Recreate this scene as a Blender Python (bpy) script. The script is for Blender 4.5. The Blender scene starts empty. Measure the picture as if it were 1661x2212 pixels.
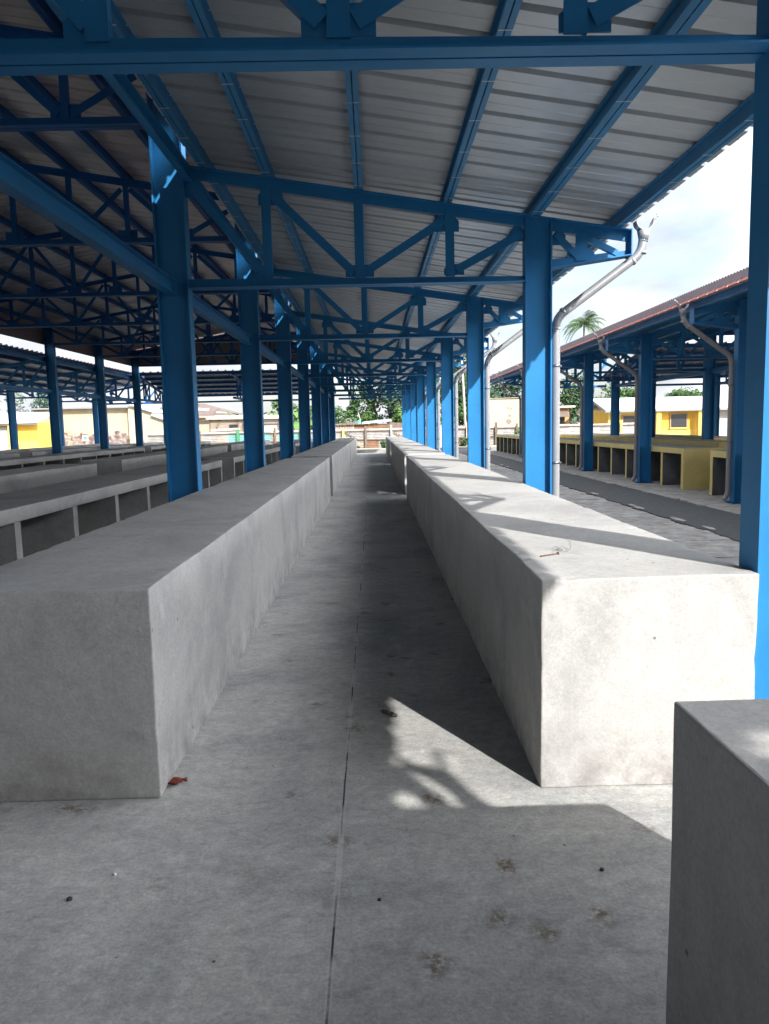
import bpy, bmesh, math, random
from mathutils import Vector, Matrix, noise
random.seed(7)
C = bpy.context.scene.collection
SC = bpy.context.scene
RAD = math.radians

# ------------------------------------------------------------------ camera
CAM_H = 1.42
PITCH, YAW, ROLL = 0.1154, 0.0125, -0.0226
def cam_axes():
    cp, sp = math.cos(PITCH), math.sin(PITCH); c, s = math.cos(YAW), math.sin(YAW)
    fw = Vector((s*cp, c*cp, -sp)); r0 = Vector((c, -s, 0)); u0 = r0.cross(fw)
    cr, sr = math.cos(ROLL), math.sin(ROLL)
    return cr*r0 + sr*u0, -sr*r0 + cr*u0, fw
_r, _u, _f = cam_axes()
cd = bpy.data.cameras.new('camera'); cam = bpy.data.objects.new('camera', cd); C.objects.link(cam)
cd.sensor_fit = 'VERTICAL'; cd.sensor_height = 24.0; cd.lens = 24.0*1617/2212
cd.clip_start = 0.02; cd.clip_end = 3000
cam.matrix_world = Matrix(((_r.x, _u.x, -_f.x, 0), (_r.y, _u.y, -_f.y, 0), (_r.z, _u.z, -_f.z, CAM_H), (0, 0, 0, 1)))
SC.camera = cam

# ------------------------------------------------------------------ light
SIDE_FILL = 11.0; TOP_FILL = 5.0  # strength of the fill brightness added to the sky, right and overhead
SUN = Vector((0.745, -1.36, 1.0)).normalized()      # towards the sun
sun_el = math.asin(SUN.z); sun_az = math.atan2(SUN.x, SUN.y)
w = bpy.data.worlds.new('World'); SC.world = w; w.use_nodes = True
nt = w.node_tree; nt.nodes.clear()
def nd(nt, t, **kw):
    n = nt.nodes.new(t)
    for k, v in kw.items():
        if k.startswith('i_'):
            key = k[2:]; key = int(key) if key.isdigit() else key.replace('_', ' ')
            n.inputs[key].default_value = v
        else: setattr(n, k, v)
    return n
sky = nd(nt, 'ShaderNodeTexSky', sky_type='NISHITA', sun_disc=False, sun_elevation=sun_el, sun_rotation=sun_az, air_density=1.0, dust_density=2.2, ozone_density=1.0)
tc = nd(nt, 'ShaderNodeTexCoord'); mp = nd(nt, 'ShaderNodeMapping'); mp.inputs['Scale'].default_value = (1.6, 1.6, 4.5)
nz = nd(nt, 'ShaderNodeTexNoise', i_Scale=1.7, i_Detail=7.0, i_Roughness=0.58)
rp = nd(nt, 'ShaderNodeValToRGB'); rp.color_ramp.elements[0].position = 0.28; rp.color_ramp.elements[1].position = 0.54
nz2 = nd(nt, 'ShaderNodeTexNoise', i_Scale=3.6, i_Detail=6.0, i_Roughness=0.55)
rp2 = nd(nt, 'ShaderNodeValToRGB'); rp2.color_ramp.elements[0].position = 0.35; rp2.color_ramp.elements[1].position = 0.65
rp2.color_ramp.elements[0].color = (2.5, 2.64, 2.9, 1); rp2.color_ramp.elements[1].color = (3.9, 4.0, 4.15, 1)
mx = nd(nt, 'ShaderNodeMixRGB'); bg = nd(nt, 'ShaderNodeBackground', i_Strength=0.1); ow = nd(nt, 'ShaderNodeOutputWorld')
L = nt.links.new
L(tc.outputs['Generated'], mp.inputs['Vector']); L(mp.outputs[0], nz.inputs['Vector']); L(mp.outputs[0], nz2.inputs['Vector'])
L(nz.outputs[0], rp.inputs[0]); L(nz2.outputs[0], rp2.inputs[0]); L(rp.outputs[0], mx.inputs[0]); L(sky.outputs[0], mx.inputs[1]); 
# cloud brightened out of view, right and overhead, to fill the hall and lane
sxyz = nd(nt, 'ShaderNodeSeparateXYZ'); L(tc.outputs['Generated'], sxyz.inputs[0])
def band(src, a, b, c=0.0, d=1.0):
    n = nd(nt, 'ShaderNodeMapRange', interpolation_type='SMOOTHSTEP')
    for k, v in (('From Min', a), ('From Max', b), ('To Min', c), ('To Max', d)): n.inputs[k].default_value = v
    L(src, n.inputs['Value']); return n.outputs[0]
def mul(a, b, op='MULTIPLY'):
    n = nd(nt, 'ShaderNodeMath', operation=op)
    for i, v in enumerate((a, b)):
        if isinstance(v, (int, float)): n.inputs[i].default_value = v
        else: L(v, n.inputs[i])
    return n.outputs[0]
side_fill = mul(mul(band(sxyz.outputs[0], 0.36, 0.80), band(sxyz.outputs[2], 0.60, 0.78, 1.0, 0.0)), SIDE_FILL)
over = band(sxyz.outputs[2], 0.74, 0.95, 0.0, TOP_FILL)
fwd = mul(mul(side_fill, over, 'ADD'), 1.0, 'ADD')
nsun = nd(nt, 'ShaderNodeVectorMath', operation='DOT_PRODUCT'); L(tc.outputs['Generated'], nsun.inputs[0]); nsun.inputs[1].default_value = SUN
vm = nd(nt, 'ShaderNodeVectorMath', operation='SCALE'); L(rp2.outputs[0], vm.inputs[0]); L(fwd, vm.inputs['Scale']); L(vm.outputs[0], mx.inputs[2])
# cloud glow added around the sun, out of view, as soft fill
cl_ = nd(nt, 'ShaderNodeMath', operation='MAXIMUM', i_1=0.0); L(nsun.outputs['Value'], cl_.inputs[0])
pw = nd(nt, 'ShaderNodeMath', operation='POWER', i_1=44.0); L(cl_.outputs[0], pw.inputs[0])
au = nd(nt, 'ShaderNodeVectorMath', operation='SCALE'); au.inputs[0].default_value = (14, 13.7, 13); L(pw.outputs[0], au.inputs['Scale'])
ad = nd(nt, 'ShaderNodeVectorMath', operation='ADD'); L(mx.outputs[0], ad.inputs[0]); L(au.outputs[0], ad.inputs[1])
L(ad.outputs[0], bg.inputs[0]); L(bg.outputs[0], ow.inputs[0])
sd = bpy.data.lights.new('sun', 'SUN'); sd.energy = 2.75; sd.angle = RAD(0.55); sd.color = (1.0, 0.972, 0.94)
so = bpy.data.objects.new('sun', sd); C.objects.link(so); so.rotation_euler = SUN.to_track_quat('Z', 'Y').to_euler()
so.location = (20, -30, 40)
SC.view_settings.view_transform = 'Standard'; SC.view_settings.look = 'None'; SC.view_settings.gamma = 1.0
SC.view_settings.exposure = 1.58
SC.cycles.max_bounces = 9; SC.cycles.diffuse_bounces = 6; SC.cycles.glossy_bounces = 3
SC.cycles.use_denoising = True; SC.cycles.caustics_reflective = False; SC.cycles.sample_clamp_indirect = 6

# ------------------------------------------------------------------ materials
def mat(name, col, rough=0.7, metal=0.0, var=0.0, scale=4.0, col2=None, bump=0.0, bscale=40.0, spec=0.5, stretch=(1, 1, 1), fine=0.0, space='Position'):
    m = bpy.data.materials.new(name); m.use_nodes = True; t = m.node_tree; b = t.nodes['Principled BSDF']
    b.inputs['Roughness'].default_value = rough; b.inputs['Metallic'].default_value = metal
    b.inputs['Specular IOR Level'].default_value = spec
    b.inputs['Base Color'].default_value = (*col, 1)
    if space == 'Position': src = nd(t, 'ShaderNodeNewGeometry').outputs['Position']
    else: src = nd(t, 'ShaderNodeTexCoord').outputs['Object']
    mpn = nd(t, 'ShaderNodeMapping'); mpn.inputs['Scale'].default_value = stretch; t.links.new(src, mpn.inputs[0])
    m['v'] = 1
    if var or col2:
        n = nd(t, 'ShaderNodeTexNoise', i_Scale=scale, i_Detail=8.0, i_Roughness=0.62); t.links.new(mpn.outputs[0], n.inputs['Vector'])
        r = nd(t, 'ShaderNodeValToRGB'); r.color_ramp.elements[0].position = 0.33; r.color_ramp.elements[1].position = 0.67
        a = col; c2 = col2 or tuple(c*(1-var) for c in col)
        if not col2: a = tuple(min(1, c*(1+var*0.6)) for c in col)
        r.color_ramp.elements[0].color = (*c2, 1); r.color_ramp.elements[1].color = (*a, 1)
        t.links.new(n.outputs[0], r.inputs[0]); out = r.outputs[0]
        if fine:
            n2 = nd(t, 'ShaderNodeTexNoise', i_Scale=scale*14, i_Detail=4.0); t.links.new(mpn.outputs[0], n2.inputs['Vector'])
            mm = nd(t, 'ShaderNodeMixRGB', blend_type='OVERLAY'); mm.inputs[0].default_value = fine
            t.links.new(out, mm.inputs[1]); t.links.new(n2.outputs[0], mm.inputs[2]); out = mm.outputs[0]
        t.links.new(out, b.inputs['Base Color'])
    if bump:
        n3 = nd(t, 'ShaderNodeTexNoise', i_Scale=bscale, i_Detail=5.0); t.links.new(mpn.outputs[0], n3.inputs['Vector'])
        bp = nd(t, 'ShaderNodeBump'); bp.inputs['Strength'].default_value = bump; bp.inputs['Distance'].default_value = 0.01
        t.links.new(n3.outputs[0], bp.inputs['Height']); t.links.new(bp.outputs[0], b.inputs['Normal'])
    return m

def concrete(name, base, dark, light, floor=False, brown=False):
    """Hand-trowelled cement: large cloudy patches, stretched trowel streaks, fine grain; floors also get pits, muddy marks and the cut joint."""
    m = bpy.data.materials.new(name); m.use_nodes = True; t = m.node_tree; b = t.nodes['Principled BSDF']; K = t.links.new
    b.inputs['Specular IOR Level'].default_value = 0.35
    pos = nd(t, 'ShaderNodeNewGeometry').outputs['Position']
    def noi(scale, detail=6.0, rough=0.6, st=None, dist=0.0):
        v = pos
        if st:
            mm = nd(t, 'ShaderNodeMapping'); mm.inputs['Scale'].default_value = st; K(pos, mm.inputs[0]); v = mm.outputs[0]
        n = nd(t, 'ShaderNodeTexNoise', i_Scale=scale, i_Detail=detail, i_Roughness=rough, i_Distortion=dist); K(v, n.inputs['Vector']); return n.outputs[0]
    def ramp(src, p0, p1, c0=(0, 0, 0), c1=(1, 1, 1)):
        r = nd(t, 'ShaderNodeValToRGB'); r.color_ramp.elements[0].position = p0; r.color_ramp.elements[1].position = p1
        r.color_ramp.elements[0].color = (*c0, 1); r.color_ramp.elements[1].color = (*c1, 1); K(src, r.inputs[0]); return r.outputs[0]
    def mix(a, bb, f, mode='MIX'):
        n = nd(t, 'ShaderNodeMixRGB', blend_type=mode)
        for i, s in ((0, f), (1, a), (2, bb)):
            if isinstance(s, (int, float)): n.inputs[i].default_value = s
            elif isinstance(s, tuple): n.inputs[i].default_value = (*s, 1)
            else: K(s, n.inputs[i])
        return n.outputs[0]
    def math_(op, a, bb=0.0):
        n = nd(t, 'ShaderNodeMath', operation=op)
        for i, s in ((0, a), (1, bb)):
            if isinstance(s, (int, float)): n.inputs[i].default_value = s
            else: K(s, n.inputs[i])
        return n.outputs[0]
    c = mix(dark, base, ramp(noi(1.1, 8, 0.65, dist=0.6), 0.36, 0.56))
    c = mix(c, light, math_('MULTIPLY', ramp(noi(2.7, 9, 0.7, dist=1.0), 0.52, 0.72), 0.75))
    st = (1.0, 1.0, 1.0) if not floor else (2.2, 9.0, 1.0)
    if not floor: st = (5.0, 5.0, 1.3)
    c = mix(c, dark, math_('MULTIPLY', ramp(noi(3.0, 8, 0.7, st=st), 0.55, 0.75), 0.55))
    g = noi(90, 4, 0.7)
    c = mix(c, ramp(g, 0.3, 0.7, (0.30, 0.30, 0.30), (0.70, 0.70, 0.70)), 0.5 if floor else 0.3, 'OVERLAY')
    c = mix(c, ramp(noi(24, 6, 0.75, dist=0.5), 0.32, 0.68, (0.32, 0.32, 0.33), (0.66, 0.66, 0.65)), 0.45 if floor else 0.25, 'OVERLAY')
    if floor: c = mix(c, ramp(noi(8.5, 9, 0.78, st=(1.0, 1.7, 1.0), dist=1.2), 0.36, 0.64, (0.26, 0.265, 0.275), (0.70, 0.70, 0.68)), 0.34, 'OVERLAY')
    hgt = math_('ADD', math_('MULTIPLY', noi(7, 6), 0.8), math_('MULTIPLY', g, 0.15))
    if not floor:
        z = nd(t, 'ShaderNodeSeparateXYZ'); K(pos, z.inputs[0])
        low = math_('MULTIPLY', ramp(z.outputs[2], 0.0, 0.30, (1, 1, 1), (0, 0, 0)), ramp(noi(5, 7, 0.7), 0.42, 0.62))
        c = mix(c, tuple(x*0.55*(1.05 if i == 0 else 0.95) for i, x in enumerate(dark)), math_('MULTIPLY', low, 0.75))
        vor = nd(t, 'ShaderNodeTexVoronoi', i_Scale=9.0); K(pos, vor.inputs['Vector'])
        pit = math_('MULTIPLY', math_('LESS_THAN', vor.outputs['Distance'], 0.07), math_('GREATER_THAN', noi(4.0), 0.57))
        c = mix(c, tuple(x*0.35 for x in dark), math_('MULTIPLY', pit, 0.8))
    if floor:
        # muddy paw marks: clusters of small irregular blobs
        warp = nd(t, 'ShaderNodeMixRGB', blend_type='ADD'); warp.inputs[0].default_value = 0.10
        nw = nd(t, 'ShaderNodeTexNoise', i_Scale=14.0, i_Detail=5.0); K(pos, nw.inputs['Vector']); K(pos, warp.inputs[1]); K(nw.outputs[1], warp.inputs[2])
        v1 = nd(t, 'ShaderNodeTexVoronoi', i_Scale=4.0); K(warp.outputs[0], v1.inputs['Vector'])
        big = ramp(v1.outputs['Distance'], 0.07, 0.24, (1, 1, 1), (0, 0, 0))
        sep = nd(t, 'ShaderNodeSeparateXYZ'); K(v1.outputs['Color'], sep.inputs[0])
        on = math_('GREATER_THAN', sep.outputs[0], 0.30)
        v2n = ramp(noi(38, 5, 0.7), 0.43, 0.53)
        paw = math_('MULTIPLY', math_('MULTIPLY', big, on), v2n)
        pawc = mix((0.105, 0.055, 0.022), (0.13, 0.10, 0.06), sep.outputs[1])
        c = mix(c, pawc, math_('MULTIPLY', paw, 0.8))
        smear = math_('MULTIPLY', ramp(noi(2.1, 7, 0.7, dist=1.5), 0.56, 0.70), 0.4)
        c = mix(c, (0.16, 0.125, 0.085), math_('MULTIPLY', smear, 0.45))
        c = mix(c, (0.135, 0.14, 0.145), math_('MULTIPLY', ramp(noi(5.5, 9, 0.75, st=(1.0, 2.4, 1.0), dist=0.8), 0.53, 0.68), 0.32))
        v3 = nd(t, 'ShaderNodeTexVoronoi', i_Scale=11.0); K(pos, v3.inputs['Vector'])
        s3 = nd(t, 'ShaderNodeSeparateXYZ'); K(v3.outputs['Color'], s3.inputs[0])
        speck = math_('MULTIPLY', math_('LESS_THAN', v3.outputs['Distance'], 0.055), math_('GREATER_THAN', s3.outputs[0], 0.7))
        c = mix(c, (0.05, 0.045, 0.04), math_('MULTIPLY', speck, 0.85))
        sp = nd(t, 'ShaderNodeSeparateXYZ'); K(pos, sp.inputs[0])
        wob = math_('MULTIPLY', math_('SUBTRACT', noi(1.3, 3), 0.5), 0.012)
        dj = math_('ABSOLUTE', math_('ADD', math_('SUBTRACT', sp.outputs[0], -0.1465), wob))
        jn = ramp(noi(2.4, 5, 0.6), 0.40, 0.56)
        cut = math_('LESS_THAN', dj, 0.0032)
        c = mix(c, (0.035, 0.033, 0.03), math_('MULTIPLY', cut, jn))
        fill = math_('MULTIPLY', math_('LESS_THAN', dj, 0.010), math_('SUBTRACT', 1.0, jn))
        c = mix(c, tuple(x*1.25 for x in light), math_('MULTIPLY', fill, 0.3))
        hgt = math_('SUBTRACT', hgt, math_('MULTIPLY', cut, 0.8))
        K(ramp(noi(1.7, 6, 0.6), 0.3, 0.7, (0.48, 0.48, 0.48), (0.75, 0.75, 0.75)), b.inputs['Roughness'])
    else:
        b.inputs['Roughness'].default_value = 0.85
    K(c, b.inputs['Base Color'])
    bp = nd(t, 'ShaderNodeBump'); bp.inputs['Strength'].default_value = 0.45; bp.inputs['Distance'].default_value = 0.014
    K(hgt, bp.inputs['Height']); K(bp.outputs[0], b.inputs['Normal'])
    return m

M = {}
M['floor'] = concrete('floor_cement', (0.420, 0.413, 0.392), (0.300, 0.303, 0.300), (0.520, 0.512, 0.488), floor=True)
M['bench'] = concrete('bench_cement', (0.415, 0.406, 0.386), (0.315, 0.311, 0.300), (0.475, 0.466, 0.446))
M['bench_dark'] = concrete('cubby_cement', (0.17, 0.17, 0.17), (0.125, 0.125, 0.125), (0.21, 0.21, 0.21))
M['slab'] = concrete('slab_cement', (0.33, 0.32, 0.30), (0.255, 0.25, 0.24), (0.39, 0.38, 0.36))
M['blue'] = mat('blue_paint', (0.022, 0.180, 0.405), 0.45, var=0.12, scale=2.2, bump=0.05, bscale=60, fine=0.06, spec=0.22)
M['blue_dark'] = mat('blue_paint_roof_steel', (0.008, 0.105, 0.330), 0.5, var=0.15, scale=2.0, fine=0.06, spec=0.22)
M['blue_lit'] = mat('blue_paint_purlin_lit', (0.045, 0.215, 0.430), 0.45, var=0.15, scale=2.5, fine=0.06, spec=0.25)  # lighter copy of the blue, bounce light from below put into its colour
M['zinc'] = mat('zinc_sheet', (0.50, 0.535, 0.56), 0.38, metal=0.4, var=0.16, scale=0.9, fine=0.05, stretch=(1, 1, 1))
M['zinc_old'] = mat('zinc_sheet_dull', (0.24, 0.25, 0.26), 0.5, metal=0.3, var=0.2, scale=0.9)
M['pipe'] = mat('grey_pipe', (0.27, 0.275, 0.285), 0.38, metal=0.25, var=0.08, scale=6)
M['pipe_brown'] = mat('brown_grey_pipe', (0.24, 0.23, 0.235), 0.45, var=0.1, scale=6)
M['clamp'] = mat('clamp_steel', (0.18, 0.20, 0.22), 0.4, metal=0.8)
M['yellow'] = mat('yellow_paint_bench', (0.74, 0.585, 0.23), 0.7, var=0.1, scale=3, fine=0.08)
M['pink'] = mat('pink_rib_light', (0.75, 0.36, 0.32), 0.7, var=0.15, scale=5)  # light between the sheet ribs, given as a pink colour
M['mauve'] = mat('mauve_sheet', (0.22, 0.19, 0.21), 0.5, var=0.12, scale=2)
M['white_line'] = mat('purlin_joint', (0.55, 0.58, 0.58), 0.6, var=0.1)
M['asphalt'] = mat('asphalt_chips', (0.062, 0.064, 0.066), 0.9, var=0.35, scale=14, fine=0.35, bump=0.6, bscale=60)
M['ground'] = mat('packed_earth', (0.27, 0.235, 0.185), 0.95, col2=(0.17, 0.145, 0.11), scale=0.5, fine=0.15, bump=0.4, bscale=15)

# ------------------------------------------------------------------ mesh helpers
class MB:
    def __init__(s, T=None): s.bm = bmesh.new(); s.T = T
    def poly(s, pts, prof_faces): pass
    def _v(s, p):
        p = Vector(p)
        return s.bm.verts.new(s.T(p) if s.T else p)
    def hexa(s, p, mi=0):           # eight corners: bottom four, top four
        v = [s._v(q) for q in p]
        for f in ((3, 2, 1, 0), (4, 5, 6, 7), (0, 1, 5, 4), (1, 2, 6, 5), (2, 3, 7, 6), (3, 0, 4, 7)):
            fc = s.bm.faces.new([v[i] for i in f]); fc.material_index = mi
        return s
    def box(s, x0, x1, y0, y1, z0, z1, mi=0):
        return s.hexa([(x0, y0, z0), (x1, y0, z0), (x1, y1, z0), (x0, y1, z0), (x0, y0, z1), (x1, y0, z1), (x1, y1, z1), (x0, y1, z1)], mi)
    def bar(s, p, q, prof, side=(0, 1, 0), mi=0):
        """Sweep a 2-D profile [(a along side, b across)] from p to q."""
        p, q = Vector(p), Vector(q); d = (q-p).normalized(); sd_ = Vector(side); sd_ = (sd_ - d*sd_.dot(d)).normalized(); up = sd_.cross(d)
        A = [s._v(p + sd_*a + up*b) for a, b in prof]; B = [s._v(q + sd_*a + up*b) for a, b in prof]
        n = len(prof)
        for i in range(n):
            j = (i+1) % n; s.bm.faces.new((A[i], A[j], B[j], B[i])).material_index = mi
        s.bm.faces.new(A[::-1]).material_index = mi; s.bm.faces.new(B).material_index = mi
        return s
    def rect(s, p, q, w, h, side=(0, 1, 0), mi=0):
        return s.bar(p, q, [(-w/2, -h/2), (w/2, -h/2), (w/2, h/2), (-w/2, h/2)], side, mi)
    def tube(s, pts, r, n=12, cap=True, mi=0):
        pts = [Vector(p) for p in pts]; rings = []
        rr = r if isinstance(r, (list, tuple)) else [r]*len(pts)
        ref = None
        for i, p in enumerate(pts):
            d = ((pts[i+1]-p) if i == 0 else (p-pts[i-1]) if i == len(pts)-1 else (pts[i+1]-p).normalized()+(p-pts[i-1]).normalized()).normalized()
            if ref is None: ref = Vector((0, 1, 0)) if abs(d.y) < .9 else Vector((1, 0, 0))
            a = (ref - d*ref.dot(d)).normalized(); b_ = d.cross(a); ref = a
            rings.append([s._v(p + (a*math.cos(2*math.pi*k/n) + b_*math.sin(2*math.pi*k/n))*rr[i]) for k in range(n)])
        for A, B in zip(rings, rings[1:]):
            for k in range(n):
                f = s.bm.faces.new((A[k], A[(k+1) % n], B[(k+1) % n], B[k])); f.smooth = True; f.material_index = mi
        if cap:
            s.bm.faces.new(rings[0][::-1]).material_index = mi; s.bm.faces.new(rings[-1]).material_index = mi
        return s
    def prism(s, pts, off, mi=0):   # planar polygon swept by the vector off
        off = Vector(off); A = [s._v(p) for p in pts]; B = [s._v(Vector(p)+off) for p in pts]; n = len(pts)
        for i in range(n):
            j = (i+1) % n; s.bm.faces.new((A[i], A[j], B[j], B[i])).material_index = mi
        s.bm.faces.new(A[::-1]).material_index = mi; s.bm.faces.new(B).material_index = mi
        return s
    def mesh(s, name, mats, recalc=True):
        if recalc: bmesh.ops.recalc_face_normals(s.bm, faces=s.bm.faces[:])
        me = bpy.data.meshes.new(name); s.bm.to_mesh(me); s.bm.free()
        for m in (mats if isinstance(mats, (list, tuple)) else [mats]): me.materials.append(m)
        return me
    def obj(s, name, mats, parent=None, loc=None, bevel=0.0, recalc=True):
        return link(name, s.mesh(name, mats, recalc), parent, loc, bevel)
def link(name, me, parent=None, loc=None, bevel=0.0):
    o = bpy.data.objects.new(name, me); C.objects.link(o)
    if parent is not None: o.parent = parent
    if loc is not None: o.location = loc
    if bevel:
        b = o.modifiers.new('Bevel', 'BEVEL'); b.width = bevel; b.segments = 2; b.limit_method = 'ANGLE'; b.angle_limit = RAD(40)
    return o
def empty(name, loc=(0, 0, 0)):
    o = bpy.data.objects.new(name, None); C.objects.link(o); o.location = loc; o.empty_display_size = 0.2; return o
def tag(o, label=None, cat=None, group=None, kind=None):
    for k, v in (('label', label), ('category', cat), ('group', group), ('kind', kind)):
        if v: o[k] = v
    return o
SQ = lambda w, h: [(-w/2, -h/2), (w/2, -h/2), (w/2, h/2), (-w/2, h/2)]

# ------------------------------------------------------------------ ground
g = MB(); g.box(-900, 900, -300, 1500, -0.6, -0.10); tag(g.obj('ground', M['ground']), kind='structure')
g = MB(); g.box(-15.6, 2.62, -34, 39.2, -0.40, 0.0); tag(g.obj('floor', M['floor']), kind='structure')
g = MB(); g.box(5.35, 24.5, -30, 39.6, -0.40, -0.01); tag(g.obj('neighbour_floor', M['slab']), kind='structure')

# paved walkway of narrow cement slabs beside the hall
g = MB(); y = -12.0
while y < 41:
    d = random.uniform(0.50, 0.60); e = random.uniform(-0.03, 0.03)
    g.box(2.63, 4.34+e, y, y+d-0.013, -0.30, -0.012+random.uniform(-.004, .004)); y += d
tag(g.obj('walkway', M['slab']), kind='structure')
# rough asphalt lane between the walkway and the next hall: ragged edges
bm = bmesh.new(); prev = None; y = -12.0; i = 0
while y < 42:
    xl = 4.20 + 0.07*noise.noise((y*2.3, 0, 0)) + 0.04*noise.noise((y*9, 3, 0)); xr = 5.345
    cur = [bm.verts.new((xl, y, -0.002 if False else 0.003)), bm.verts.new((4.75, y, 0.012)), bm.verts.new((xr, y, 0.002)), bm.verts.new((xl, y, -0.3)), bm.verts.new((xr, y, -0.3))]
    if prev:
        bm.faces.new((prev[0], prev[1], cur[1], cur[0])); bm.faces.new((prev[1], prev[2], cur[2], cur[1])); bm.faces.new((prev[3], prev[0], cur[0], cur[3])); bm.faces.new((prev[2], prev[4], cur[4], cur[2]))
    prev = cur; y += 0.07
mb = MB(); mb.bm.free(); mb.bm = bm; tag(mb.obj('asphalt_lane', M['asphalt']), kind='structure')
# broken crust of cement along the far edge of the lane
g = MB()
for i in range(120):
    yy = random.uniform(4, 36); xx = random.choice((5.31, 5.31, 5.28, 4.26)) + random.uniform(-.03, .03); s = random.uniform(.06, .16)
    pts = [(xx+math.cos(a)*s*.45*random.uniform(.6, 1), yy+math.sin(a)*s*2*random.uniform(.6, 1), 0.0) for a in [k*math.pi/3.5 for k in range(7)]]
    g.prism(pts, (0, 0, random.uniform(.018, .026)))
tag(g.obj('cement_crust', M['slab']), kind='structure')

# ------------------------------------------------------------------ market halls
BAY = 4.36; NBAY = 4.46
def zt(x): return 3.57 - 0.1564*x            # top of the side-aisle trusses
def zn(x):                                   # top of the nave trusses
    return 4.84 + 0.165*(-1.91-x) if x > -6.1 else 4.84 + 0.165*(x+10.3)
AISLE_P = [-1.50, -0.922, -0.084, 0.739, 1.56, 2.335]

def sheet_mesh(mb, along0, along1, z_at, s0, s1, axis='y', pitch=0.33, h=0.045, th=0.004):
    """Trapezoid-ribbed sheet. Ribs repeat along `axis` and run down the slope from s0 to s1."""
    prof = []; a = along0
    while a < along1:
        for da, dz in ((0, 0), (0.120, 0), (0.124, -.004), (0.136, -.004), (0.140, 0), (0.250, 0), (0.262, h), (0.310, h), (0.322, 0)):
            if a+da < along1: prof.append((a+da, dz))
        a += pitch
    prof.append((along1, 0))
    rows = []
    for s in (s0, s1):
        for dz in (0, th):
            rows.append([mb._v((s, a, z_at(s)+z+dz) if axis == 'y' else (a, s, z_at(s)+z+dz)) for a, z in prof])
    lo0, hi0, lo1, hi1 = rows
    F = mb.bm.faces.new
    for i in range(len(prof)-1):
        F((lo0[i], lo0[i+1], lo1[i+1], lo1[i])); F((hi0[i+1], hi0[i], hi1[i], hi1[i+1])).material_index = 1
        F((lo0[i+1], lo0[i], hi0[i], hi0[i+1])); F((lo1[i], lo1[i+1], hi1[i+1], hi1[i]))
    F((lo0[0], lo1[0], hi1[0], hi0[0])); F((lo1[-1], lo0[-1], hi0[-1], hi1[-1]))

M['sheet_top'] = mat('roof_red_paint', (0.36, 0.09, 0.07), 0.5, var=0.15)

def purlin_mesh(T, x, z, w, h, y0, y1, lip=0.010, ticks=True):
    """Back-to-back lipped channel along Y with small joint strips under the flange."""
    mb = MB(T); g = 0.004
    for s in (-1, 1):
        xs = sorted((x + s*g, x + s*(w/2))); 
        web = sorted((x+s*g, x+s*(g+0.006)))
        mb.box(web[0], web[1], y0, y1, z+0.006, z+h-0.006)
        mb.box(xs[0], xs[1], y0, y1, z, z+0.006); mb.box(xs[0], xs[1], y0, y1, z+h-0.006, z+h)
        lp = sorted((x+s*(w/2-0.005), x+s*(w/2))); mb.box(lp[0], lp[1], y0, y1, z+0.0061, z+0.006+lip)
    if ticks:
        yy = y0 + 0.3
        while yy < y1:
            mb.box(x-w/2-0.001, x+w/2+0.001, yy, yy+0.009, z-0.0025, z-0.0002, 1); yy += 0.585
    return mb

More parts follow.
